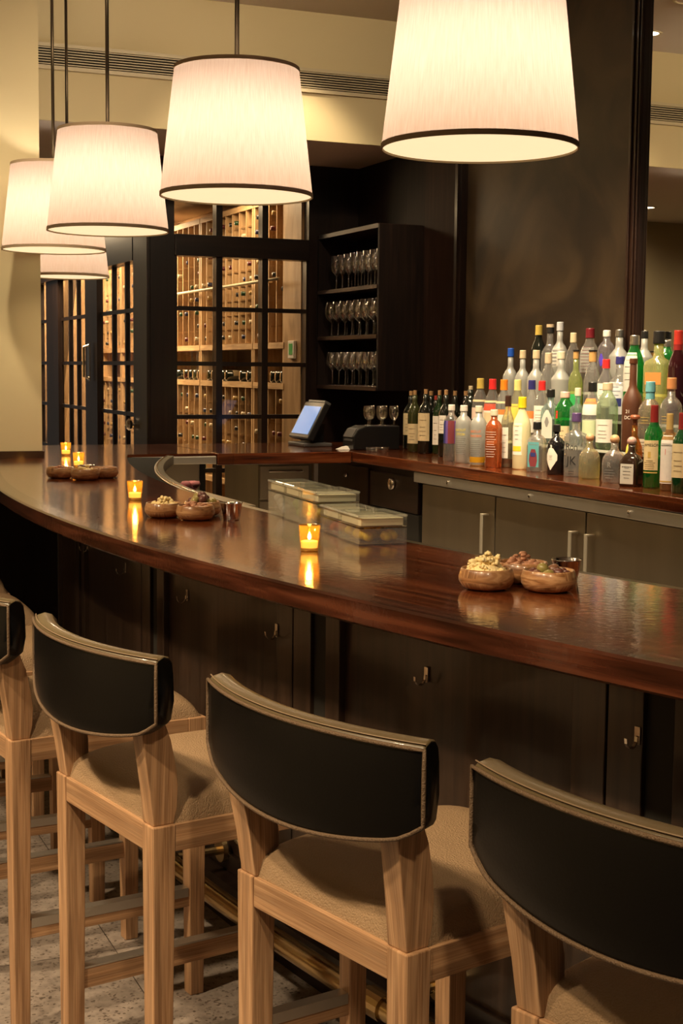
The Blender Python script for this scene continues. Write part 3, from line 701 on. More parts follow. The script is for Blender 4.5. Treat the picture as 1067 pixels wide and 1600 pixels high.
# ---------------------------------------------------------------- bar stools
W_, D_s, LW, SH = .444, .483, .0465, .69
hw, hd = W_/2, D_s/2
def make_stool(label):
    t = thing('bar_stool', label, 'bar stool', (0,0,0), 0, 'oak and leather bar stools along the bar')
    tp = .036
    for sx in (-1, 1):
        for sy in (-1, 1):
            X, Y = sx*hw, sy*hd; x1, y1 = X-sx*LW, Y-sy*LW; Xb, Yb = X-sx*.006, Y-sy*.004; xb, yb = Xb-sx*tp, Yb-sy*tp
            b_ = [(min(Xb,xb),min(Yb,yb),0),(max(Xb,xb),min(Yb,yb),0),(max(Xb,xb),max(Yb,yb),0),(min(Xb,xb),max(Yb,yb),0)]
            t_ = [(min(X,x1),min(Y,y1),SH),(max(X,x1),min(Y,y1),SH),(max(X,x1),max(Y,y1),SH),(min(X,x1),max(Y,y1),SH)]
            G().prism(b_, t_).mk('leg', 'oak', t, grain=2, bevel=.0025)
    z0 = SH-.052; e = .002
    for sx in (-1, 1):
        x = sx*(hw-e); G().box(min(x, x-sx*.024), max(x, x-sx*.024), -hd+LW, hd-LW, z0, SH-.0005).mk('side_apron', 'oak', t, grain=1, bevel=.002)
    for sy in (-1, 1):
        y = sy*(hd-e); G().box(-hw+LW, hw-LW, min(y, y-sy*.024), max(y, y-sy*.024), z0, SH-.0005).mk('cross_apron', 'oak', t, grain=0, bevel=.002)
    # uprights: (z, rear y, front y, outward shift)
    for sx in (-1, 1):
        pf = [(.69,.004,.046,-.003),(.72,.0,.052,-.001),(.76,-.005,.053,.001),(.80,-.012,.047,.004),(.85,-.021,.035,.008),(.90,-.029,.015,.011),(.955,-.024,-.008,.010)]
        g = G(); vs = []; fs = []
        for z, a, b, s in pf:
            xo = sx*(hw-.004+s); xi = xo-sx*.043
            vs += [(xo,-hd+a,z),(xi,-hd+a,z),(xi,-hd+b,z),(xo,-hd+b,z)]
        for i in range(len(pf)-1):
            for k in range(4): l = (k+1) % 4; fs.append((i*4+k, i*4+l, i*4+4+l, i*4+4+k))
        n = len(pf)*4; fs += [(0,1,2,3), (n-1,n-2,n-3,n-4)]
        g.add(vs, fs); g.mk('upright', 'oak', t, grain=2, bevel=.002)
    # stretchers with metal wear plates
    for sx in (-1, 1):
        x = sx*(hw-.008); xi = x-sx*.026
        s = G().box(min(x,xi), max(x,xi), -hd+.03, hd-.03, .225, .268).mk('stretcher', 'oak', t, grain=1, bevel=.0015)
        g = G().box(min(x,xi)-.001, max(x,xi)+.001, -hd+.045, hd-.045, .268, .272)
        if sx: g.box(*( (x-.0005, x+.0015) if sx > 0 else (x-.0015, x+.0005)), -hd+.045, hd-.045, .250, .272)
        g.mk('foot_plate', 'steel', s)
    # cushion
    n = 26; vs = []; fs = []
    a, b = hw-.008, hd-.008
    for j in range(n+1):
        for i in range(n+1):
            u, v = -1+2*i/n, -1+2*j/n
            u2, v2 = math.copysign(abs(u)**.6, u), math.copysign(abs(v)**.6, v)
            h = (max(0, 1-abs(u2)**6))**.40 * (max(0, 1-abs(v2)**6))**.40
            z = SH-.004 + .074*h*(1-.25*(u2*u2+v2*v2)*.5)
            k = 1.0 - .0*h
            vs.append((a*u2*k, b*v2*k, z))
    for j in range(n):
        for i in range(n): q = j*(n+1)+i; fs.append((q, q+1, q+n+2, q+n+1))
    bl = [vs[i] for i in range(n+1)]
    mobj('seat', vs, fs, 'seat_leather', t, smooth=True)
    # backrest
    R, PM, B0, ZT, TH = .7115, .4018, -.078, 1.009, .050
    cyc = -hd+B0+R
    def bp(ph, d, z): return (( R-d)*math.sin(ph), cyc-(R-d)*math.cos(ph), z)
    n = 28; vs = []; fs = []; zbs = []
    for i in range(n+1):
        ph = -PM+2*PM*i/n; k = abs(ph)/PM
        zb = .842+.036*k**2+.016*max(0,(k-.82)/.18)**1.6
        zbs.append(zb)
        dr_ = 0.004 if k > .985 else 0
        sec = [(0,zb+.006),(0,zb+.04),(0,.93),(0,ZT-.012),(.001,ZT-.003),(.006,ZT+.002),(.022,ZT+.007),(.036,ZT+.003),(.046,ZT-.008),(TH,ZT-.03),(TH+.002,.93),(TH,zb+.03),(TH-.006,zb+.006),(TH-.02,zb-.001),(.01,zb)]
        for d, z in sec: vs.append(bp(ph, d, z))
    m_ = 15
    for i in range(n):
        for k in range(m_): l = (k+1) % m_; fs.append((i*m_+k, i*m_+l, (i+1)*m_+l, (i+1)*m_+k))
    fs += [tuple(range(m_)), tuple(n*m_+k for k in range(m_-1,-1,-1))]
    br = mobj('backrest', vs, fs, 'leather_black', t, smooth=True)
    br.data.materials.append(M['leather_bronze_sheen'])
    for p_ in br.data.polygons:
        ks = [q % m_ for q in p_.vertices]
        if len(ks) == 4 and min(ks) >= 4 and max(ks) <= 12: p_.material_index = 1  # top and front faces take the painted sheen
    md = br.modifiers.new('bevel', 'BEVEL'); md.width = .005; md.segments = 3; md.limit_method = 'ANGLE'; md.angle_limit = 1.0
    md.harden_normals = False
    lp = [bp(-PM+2*PM*i/n, -.001, ZT-.004) for i in range(n+1)]
    lp += [bp(PM, -.001, ZT-.03-(ZT-.03-zbs[-1]-.02)*k/4) for k in range(5)]
    lp += [bp(PM-2*PM*i/n, -.001, zbs[n-i]+.004) for i in range(n+1)]
    lp += [bp(-PM, -.001, zbs[0]+.02+(ZT-.03-zbs[0]-.02)*k/4) for k in range(5)]
    G().tube(lp, .0033, 6, closed=True).mk('piping', 'leather_piping', br, smooth=True)
    lp2 = [bp(-PM+2*PM*i/n, .004, ZT+.0035) for i in range(n+1)]
    G().tube(lp2, .0012, 5).mk('stitching', 'stitch', br)
    return t
# rear right corner angle about the arc centre, facing angle
stools = [(-.055,None,'farthest bar stool, only its seat showing at the left edge'),
          (.013,None,'second farthest bar stool, its seat under the dark far end of the bar'),
          (.082,None,'third farthest bar stool, seat behind the cut off backrest at the left edge'),
          (.1503,.1494,'bar stool cut off by the left edge, one corner of its black backrest showing'),
          (.2190,.1919,'second bar stool from the left, black leather backrest whole in view'),
          (.2868,.2457,'bar stool in the centre foreground with its oak frame and tan seat whole'),
          (.3515,.314,'nearest bar stool, its wide black backrest cut off by the right edge')]
proto = None
for ang, face, lab in stools:
    ex = {.1503:(.563,3.183), .2190:(.691,2.478), .2868:(.872,1.792), .3515:(1.065,1.171)}.get(ang)
    if ex is None:
        r_ = 10.457; ang2 = {-.055:-.055, .013:.013, .082:.082}[ang]; ex = (10.9-r_*math.cos(ang2), 4.75-r_*math.sin(ang2)); face = ang2-.01
    F = Vector((math.cos(face), math.sin(face), 0)); Rv = Vector((math.sin(face), -math.cos(face), 0))
    ctr = Vector((ex[0], ex[1], 0)) - Rv*hw + F*hd
    if proto is None: proto = make_stool(lab); t = proto
    else:
        t = dup(proto, (0,0,0), 0, lab)
    t.location = ctr; t.rotation_euler = (0, 0, face-PI/2)

# ---------------------------------------------------------------- pendant lamps
def pendant(x, y, zb, dia, lab):
    t = thing('pendant_lamp', lab, 'pendant lamp', (x, y, zb), group='cream drum pendant lamps over the bar')
    r1 = dia/2; r0 = r1*.812; H = .40*dia/.49; n = 64; k = 12
    vs = []; fs = []; uv = []
    for j in range(k+1):
        r = r1+(r0-r1)*j/k
        for i in range(n+1):
            a = 2*PI*i/n; vs.append((r*math.cos(a), r*math.sin(a), H*j/k)); uv.append((i/n, j/k))
    for j in range(k):
        for i in range(n): q = j*(n+1)+i; fs.append((q, q+1, q+n+2, q+n+1))
    mobj('lamp_shade', vs, fs, 'shade_fabric', t, uvs=uv, smooth=True)
    G().lathe([(r1+.0015,-.003),(r1+.001,.010),(r1-.003,.010),(r1-.003,-.003)], 64, closed=True).mk('bottom_trim', 'shade_trim', t, smooth=False)
    G().lathe([(r0+.003,H-.009),(r0+.0015,H+.003),(r0-.003,H+.003),(r0-.003,H-.009)], 64, closed=True).mk('top_trim', 'shade_trim', t, smooth=False)
    G().lathe([(0,.002),(r1-.004,.002),(r1-.004,.006),(0,.006)], 48).mk('diffuser', 'diffuser', t)
    g = G()
    for a in (0, 2*PI/3, 4*PI/3): g.tube([(.008*math.cos(a),.008*math.sin(a),H-.012),(r0*math.cos(a),r0*math.sin(a),H-.004)], .0018, 6)
    g.tube([(0,0,H-.09),(0,0,H+.0)], .016, 12); g.mk('spider_fitting', 'rod_metal', t)
    G().lathe([(0,H-.17),(.018,H-.165),(.028,H-.14),(.026,H-.115),(.014,H-.09),(0,H-.09)], 16).mk('bulb', 'bulb', t, smooth=True)
    G().tube([(0,0,H-.01),(0,0,ZC-zb)], .0075, 10).mk('rod', 'rod_metal', t, smooth=True)
    G().lathe([(.010,H+.0),(.013,H+.003),(.013,H+.016),(.009,H+.018),(.009,H+.03),(.007,H+.031)], 16).mk('rod_coupler', 'nickel', t, smooth=True)
    G().lathe([(0,ZC-zb-.03),(.05,ZC-zb-.022),(.06,ZC-zb),(0,ZC-zb)], 24).mk('ceiling_canopy', 'rod_metal', t, smooth=True)
    l = bpy.data.lights.new('lamp_bulb_light', 'POINT'); l.energy = PEND*(dia/.49)**2; l.color = (1,.85,.68); l.shadow_soft_size = .045
    lo = bpy.data.objects.new('lamp_bulb_light', l); C.objects.link(lo); lo.parent = t; lo.location = (0,0,H*.50)
    # light leaving through the diffuser
    l = bpy.data.lights.new('lamp_down_light', 'SPOT'); l.energy = 14; l.color = (1,.74,.42); l.shadow_soft_size = .12; l.spot_size = 2.3; l.spot_blend = 1
    lo = bpy.data.objects.new('lamp_down_light', l); C.objects.link(lo); lo.parent = t; lo.location = (0,0,-.012)
PEND = 15
pendant(1.747, 3.248, 2.072, .49, 'nearest cream drum pendant lamp, cut off by the top edge of the picture')
pendant(1.532, 4.485, 2.072, .49, 'second nearest cream drum pendant lamp, the only one with both rims fully in view')
pendant(1.454, 5.867, 2.072, .49, 'middle cream drum pendant lamp, overlapping the one behind it')
pendant(1.447, 6.885, 2.066, .484, 'fourth cream drum pendant lamp, in front of the yellow pier')
pendant(1.632, 7.43, 1.978, .415, 'farthest cream drum pendant lamp, lowest and partly behind the yellow pier')

# ---------------------------------------------------------------- candles, bowls, jars
def votive(x, y, lab):
    t = thing('votive_candle', lab, 'candle', (x, y, BZ), group='amber glass candles on the bar')
    G().lathe([(0,0),(.0215,0),(.0225,.002),(.027,.066),(.0265,.0675),(.0250,.066),(.0210,.010),(0,.009)], 28).mk('glass_cup', 'votive_amber', t, smooth=True)
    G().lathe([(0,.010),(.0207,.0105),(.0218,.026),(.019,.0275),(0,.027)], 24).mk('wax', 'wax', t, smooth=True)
    G().lathe([(0,.029),(.003,.031),(.005,.036),(.004,.042),(.0016,.048),(0,.051)], 12).mk('flame', 'flame', t, smooth=True)
    G().tube([(0,0,.026),(0,0,.034)], .0008, 5).mk('wick', 'vent_dark', t)
    l = bpy.data.lights.new('candle_light', 'POINT'); l.energy = .40; l.color = (1,.56,.20); l.shadow_soft_size = .008
    lo = bpy.data.objects.new('candle_light', l); C.objects.link(lo); lo.parent = t; lo.location = (0,0,.062)
votive(1.586, 7.305, 'lit amber glass candle farthest away, at the far end of the bar')
votive(1.458, 6.452, 'lit amber glass candle just behind the farthest group of snack bowls')
votive(1.274, 4.786, 'lit amber glass candle left of the middle group of snack bowls')
votive(1.325, 3.312, 'nearest lit amber glass candle, in front of the glass jars')
mat('popcorn_mat', (.85,.68,.34), .7, bump=.4, bscale=120, var=.15, vscale=60)
mat('nuts', (.42,.20,.11), .5, var=.35, vscale=90); mat('nuts_pale', (.55,.33,.18), .6, var=.3, vscale=90)
mat('olive_green', (.30,.24,.07), .3, var=.2, vscale=50, coat=.4); mat('olive_dark', (.13,.045,.035), .3, var=.3, vscale=60, coat=.4); mat('olive_brown', (.22,.10,.055), .3, var=.3, vscale=60, coat=.4)
def bowl(x, y, rz, lab, r=.058, h=.045):
    s = r/.058
    o = G().lathe([(0,0),(.036*s,0),(.050*s,.006),(.0575*s,.018),(.058*s,.028),(.054*s,h-.003),(.052*s,h),(.049*s,h-.001),(.050*s,.026),(.043*s,.012),(.02*s,.007),(0,.006)], 36).mk('snack_bowl', 'acacia', smooth=True, grain=0)
    o.location = (x, y, BZ); o.rotation_euler = (0,0,rz)
    return tag(o, lab, 'bowl', 'small round wooden snack bowls')
def pile(name, m, x, y, lab, cat, n, size, top=.06, R=.046, sq=(1,1,.8), jit=.35, z0=.026, seed=1, dent=3):
    rr = random.Random(seed); g = G()
    for k in range(n):
        a = rr.random()*2*PI; q = R*math.sqrt(rr.random()); hgt = z0+(top-z0)*(1-(q/R)**2)*rr.uniform(.55, 1)
        cx_, cy_ = q*math.cos(a), q*math.sin(a)
        for d in range(dent): g.ball((cx_+rr.uniform(-1,1)*size*.6, cy_+rr.uniform(-1,1)*size*.6, hgt+rr.uniform(-.5,.5)*size*.6), size*rr.uniform(.5,1), 8, sq, jit)
    # a filled base so that the heap rests in the bowl
    g.lathe([(0,.008),(.040,.012),(.046,z0),(.03,z0+(top-z0)*.5),(0,z0+(top-z0)*.6)], 20)
    o = g.mk(name, m, smooth=True); o.location = (x, y, BZ); tag(o, lab, cat, kind='stuff'); return o
def metal_cup(x, y, r, h, lab, name='metal_cup'):
    o = G().lathe([(0,0),(r*.72,0),(r*.74,.003),(r*.97,h-.003),(r*1.03,h-.001),(r*1.02,h+.001),(r*.94,h-.002),(r*.70,.005),(0,.004)], 28).mk(name, 'chrome', smooth=True)
    o.location = (x, y, BZ); return tag(o, lab, 'cup')
def olive(x, y, z, r, m, lab, grp):
    o = G().ball((0,0,0), r, 14, (1.22,1,.95)).mk('olive', m, smooth=True); o.location = (x, y, z); o.rotation_euler = (random.random(), random.random(), random.random()*6)
    tag(o, lab, 'olive', grp); return o
# right group
bowl(1.446, 2.622, .4, 'pale striped wooden bowl of popcorn in the nearest snack group')
pile('popcorn', 'popcorn_mat', 1.446, 2.622, 'heap of pale yellow popcorn in the nearest striped bowl', 'popcorn', 90, .0068, jit=.6, top=.078, seed=3)
bowl(1.556, 2.556, 2.0, 'darker wooden bowl of olives in the nearest snack group')
bowl(1.568, 2.684, 3.0, 'rear wooden bowl of nuts in the nearest snack group')
pile('mixed_nuts', 'nuts', 1.568, 2.684, 'heap of reddish nuts in the rear bowl of the nearest group', 'nuts', 60, .0085, top=.062, sq=(1.3,.8,.7), seed=4, dent=1)
rr = random.Random(5); ols = []
g_ = 'olives in the nearest snack bowl'
for k, (dx, dy, dz, rd, mm, cn) in enumerate([(-.028,-.022,.036,.0105,'olive_brown','brown'),(-.006,-.030,.037,.012,'olive_green','green'),(.016,-.020,.039,.0125,'olive_dark','dark'),(.033,-.012,.036,.010,'olive_dark','dark'),
        (-.012,.0,.044,.0135,'olive_green','green'),(.010,.008,.043,.012,'olive_brown','brown'),(.030,.014,.037,.011,'olive_dark','dark'),(-.033,.006,.036,.011,'olive_dark','dark'),(-.008,.028,.038,.012,'olive_brown','brown'),(.014,.030,.037,.011,'olive_green','green')]):
    # x axis of the picture is roughly (.92,-.39)
    px, py = 1.556+dx*.92+dy*.39, 2.556-dx*.39+dy*.92
    olive(px, py, BZ+dz, rd, mm, '%s olive heaped in the nearest bowl of olives' % cn, '%s %s' % (cn, g_))
o = G().lathe([(0,.008),(.040,.012),(.047,.028),(.0,.032)], 20).mk('olive_heap_base', 'olive_dark', smooth=True); o.location = (1.556, 2.556, BZ); tag(o, 'packed darker olives filling the bottom of the nearest olive bowl', 'olives', kind='stuff')
metal_cup(1.672, 2.675, .033, .046, 'small shiny metal cup behind the nearest bowl of olives')
# middle group
bowl(1.214, 4.225, .9, 'wooden bowl of popcorn in the middle snack group, right of the third candle')
pile('popcorn', 'popcorn_mat', 1.214, 4.225, 'heap of popcorn in the middle group of snack bowls', 'popcorn', 70, .0068, jit=.6, top=.062, seed=6)
bowl(1.282, 4.122, .2, 'dark streaked wooden bowl of nuts in front of the middle snack group')
pile('mixed_nuts', 'nuts', 1.282, 4.122, 'heap of reddish nuts in the front bowl of the middle group', 'nuts', 55, .0085, top=.056, sq=(1.3,.8,.7), seed=7, dent=1)
bowl(1.338, 4.232, 1.7, 'rear wooden bowl of olives in the middle snack group')
pr_ = None
for k in range(8):
    a = k*2*PI/7; q = .030 if k < 7 else 0
    mm, cn = (('olive_green','green'),('olive_dark','dark'))[k % 2]
    olive(1.338+q*math.cos(a), 4.232+q*math.sin(a), BZ+.042+(.014 if k == 7 else 0)+.006*(k % 3), .0135, mm, '%s olive in the rear bowl of the middle snack group' % cn, '%s olives in the middle group' % cn)
o = G().lathe([(0,.008),(.040,.012),(.047,.030),(.0,.036)], 20).mk('olive_heap_base', 'olive_dark', smooth=True); o.location = (1.338, 4.232, BZ); tag(o, 'packed olives filling the rear bowl of the middle snack group', 'olives', kind='stuff')
metal_cup(1.383, 4.085, .033, .052, 'tapered shiny metal jigger cup right of the middle snack bowls', 'metal_jigger')
# far group
bowl(1.245, 5.84, .5, 'left wooden bowl of the farthest snack group')
pile('mixed_nuts', 'nuts', 1.245, 5.84, 'heap of dark nuts in the left bowl of the farthest group', 'nuts', 30, .009, top=.052, sq=(1.3,.8,.7), seed=8, dent=1)
bowl(1.318, 5.722, .1, 'front wooden bowl of popcorn in the farthest snack group')
pile('popcorn', 'popcorn_mat', 1.318, 5.722, 'heap of popcorn in the front bowl of the farthest group', 'popcorn', 16, .009, top=.056, seed=9)
bowl(1.415, 5.80, .8, 'right wooden bowl of the farthest snack group')
pile('mixed_nuts', 'nuts', 1.415, 5.80, 'low heap of pale nuts in the right bowl of the farthest group', 'nuts', 20, .009, top=.038, sq=(1.3,.8,.7), seed=10, dent=1)
metal_cup(1.365, 5.905, .034, .046, 'small metal cup behind the farthest group of snack bowls')

# garnish jars: square glass boxes with a thick glass lid
mat('jar_glass', (.97,.99,.97), .03, trans=.86, ior=1.3)
mat('lid_glass', (.95,.97,.88), .12, trans=.7, ior=1.4, bump=.05, bscale=30)
mat('lime', (.25,.42,.05), .4, var=.4, vscale=60); mat('lemon', (.85,.58,.06), .4, var=.25, vscale=60); mat('cherry', (.55,.14,.03), .4, var=.3, vscale=60); mat('orange_peel', (.85,.38,.04), .4, var=.2, vscale=50)
mat('ice', (.95,.97,.97), .2, trans=.25, ior=1.3); mat('lid_seal', (.78,.74,.54), .35)
bottle_glass('jar_clear', (.97,.98,.96), .12, .045)
bottle_glass('lid_clear', (.97,.97,.92), .12, .03)
def jar(x, y, rz, w, l, h, fill, lab):
    t = thing('garnish_jar', lab, 'jar', (x, y, BZ), rz, 'glass garnish jars on the bar')
    lid = .036; zb = h-lid
    a, b, th = w/2, l/2, .004
    g = G()
    # hollow body: outer shell, inner shell
    o_ = [(-a,-b),(a,-b),(a,b),(-a,b)]; i_ = [(-a+th,-b+th),(a-th,-b+th),(a-th,b-th),(-a+th,b-th)]
    vs = [(p[0],p[1],0) for p in o_]+[(p[0],p[1],zb) for p in o_]+[(p[0],p[1],zb) for p in i_]+[(p[0],p[1],th) for p in i_]
    fs = [(3,2,1,0)]+[(i,(i+1)%4,4+(i+1)%4,4+i) for i in range(4)]+[(4+i,4+(i+1)%4,8+(i+1)%4,8+i) for i in range(4)]+[(8+i,8+(i+1)%4,12+(i+1)%4,12+i) for i in range(4)]+[(12,13,14,15)]
    mobj('glass_body', vs, fs, 'jar_clear', t)
    ld = G().box(-a-.001, a+.001, -b-.001, b+.001, zb+.003, h).mk('lid', 'lid_clear', t, bevel=.003)
    G().box(-a+.007, a-.007, -b+.007, b-.007, zb+.006, h-.009).mk('lid_seal', 'lid_seal', ld, bevel=.002)
    g = G(); e_ = .0035
    for s_ in (-1, 1): g.box(-a, a, s_*b-e_*.5, s_*b+e_*.5, h-.006, h-.001); g.box(s_*a-e_*.5, s_*a+e_*.5, -b, b, h-.006, h-.001)
    g.mk('lid_rim', 'lid_glass', ld)
    if fill:
        rr = random.Random(len(lab)); g = G(); zt = zb*.72
        for k in range(26):
            g.ball((rr.uniform(-a+.02,a-.02), rr.uniform(-b+.02,b-.02), rr.uniform(.018, zt)), rr.uniform(.011,.016), 10, (1, .55, .9), .1)
        tag(g.mk('garnish', fill, t, smooth=True), kind='stuff')
dirn = Vector((1.50-1.558, 3.40-4.241, 0)).normalized(); rz_ = math.atan2(dirn.x, -dirn.y)
for k, (s, w, l, h, fill, lab) in enumerate([(.082,.115,.158,.108,'ice','tall square glass jar of clear liquid, farthest of the row'), (.250,.115,.158,.108,'lime','tall square glass jar with green limes, second farthest in the row'),
        (.425,.128,.166,.110,'lemon','tallest square glass jar of lemon pieces, behind the nearest candle'), (.605,.115,.160,.078,'cherry','low glass jar with reddish orange fruit'), (.785,.132,.165,.080,'lemon','low glass jar of lemon peel at the near end of the row')]):
    c_ = Vector((1.612, 4.235, 0)) + dirn*s
    jar(c_.x, c_.y, rz_, w, l, h, fill, lab)

# ---------------------------------------------------------------- till, printer, small things
tt = thing('point_of_sale_terminal', 'black touch screen till with a lit blue screen on the counter by the window', 'till', (3.17, 7.93, BZ))
G().box(-.09, .09, -.13, .13, 0, .022).mk('base', 'plastic_grey', tt, bevel=.006)
G().prism([(-.02,-.05,.02),(.07,-.05,.02),(.07,.05,.02),(-.02,.05,.02)], [(.04,-.04,.13),(.08,-.04,.13),(.08,.04,.13),(.04,.04,.13)]).mk('stand', 'plastic_black', tt, bevel=.004)
sc_ = thing('screen_unit', None, None, (.0,0,0)); bpy.data.objects.remove(sc_)
ang = math.radians(28)
hd_ = G().box(-.028, .012, -.155, .155, -.11, .125).mk('screen_housing', 'plastic_black', tt, loc=(.0, 0, .135), rot=(0, ang, 0), bevel=.006)
G().box(-.031, -.0275, -.128, .128, -.085, .095).mk('screen', 'screen', hd_)
G().box(-.024, .018, -.13, .13, .125, .140).mk('card_slot', 'plastic_grey', hd_, bevel=.003)
pt = thing('receipt_printer', 'black rounded receipt printer beside the wine bottles', 'printer', (3.39, 7.50, BZ))
pf = [(-.155,0),(-.155,.075),(-.13,.115),(-.08,.135),(.13,.135),(.13,0)]
g = G(); g.prism([(x,-.07,z) for x, z in pf], [(x,.09,z) for x, z in pf]); g.mk('housing', 'plastic_black', pt, bevel=.006)
G().box(-.158,-.150,-.05,.06,.05,.062).mk('paper_slot', 'plastic_grey', pt)
G().prism([(-.158,-.05,.072),(-.134,-.05,.1165),(-.12,-.05,.122),(-.15,-.05,.07)], [(-.158,.07,.072),(-.134,.07,.1165),(-.12,.07,.122),(-.15,.07,.07)]).mk('cover', 'plastic_grey', pt)
me = None
for i in range(5):
    if me is None: o = glass_mesh('small').mk('cordial_glass', 'wine_glass', smooth=True); me = o
    else: o = me.copy(); C.objects.link(o)
    o.location = (3.34+i*.04, 7.47+(i % 2)*.062, BZ+.1355)
    tag(o, 'small stemmed glass standing on top of the black printer', 'glass', 'small glasses on the printer')
for k, (x, y, l) in enumerate(((3.27, 7.255, 'left'), (3.345, 7.275, 'right'))):
    o = G().lathe([(0,0),(.030,0),(.034,.026),(.031,.026),(.027,.005),(0,.005)], 24).mk('glass_ashtray', 'clear_thin', smooth=True); o.location = (x, y, BZ); tag(o, 'low round clear glass dish in front of the printer, the %s one' % l, 'dish')
g = G(); g.prism([(-.05,-.03,0),(.05,-.04,0),(.04,.03,0),(-.04,.04,0)], [(-.015,-.008,.016),(.02,-.012,.020),(.015,.01,.022),(-.01,.012,.016)])
o = g.mk('folded_napkin', 'cloth_white', smooth=False, bevel=.005); o.location = (3.28, 7.50-.10, BZ); o.location = (3.215, 7.52, BZ); tag(o, 'small folded white napkin on the counter left of the printer', 'napkin')
sp_ = tag(G().box(1.78, 2.25, 6.3, 7.25, .86, .89).mk('under_bar_shelf', 'steel_dark'), 'steel work shelf below the staff side of the bar', 'shelf')
G().box(1.80, 2.23, 6.32, 7.23, 0, .86).mk('shelf_cabinet', 'steel_dark', sp_)
g = G(); rr = random.Random(2)
for k in range(14): g.ball((rr.uniform(-.045,.045), rr.uniform(-.03,.03), .02+rr.uniform(0,.05)), rr.uniform(.015,.025), 8, (1,1,.7), .5)
o = g.mk('pink_cloth', 'cloth_pink', smooth=True); o.location = (2.09, 6.86, .893); tag(o, 'crumpled pink cloth on the steel shelf below the bar', 'cloth')

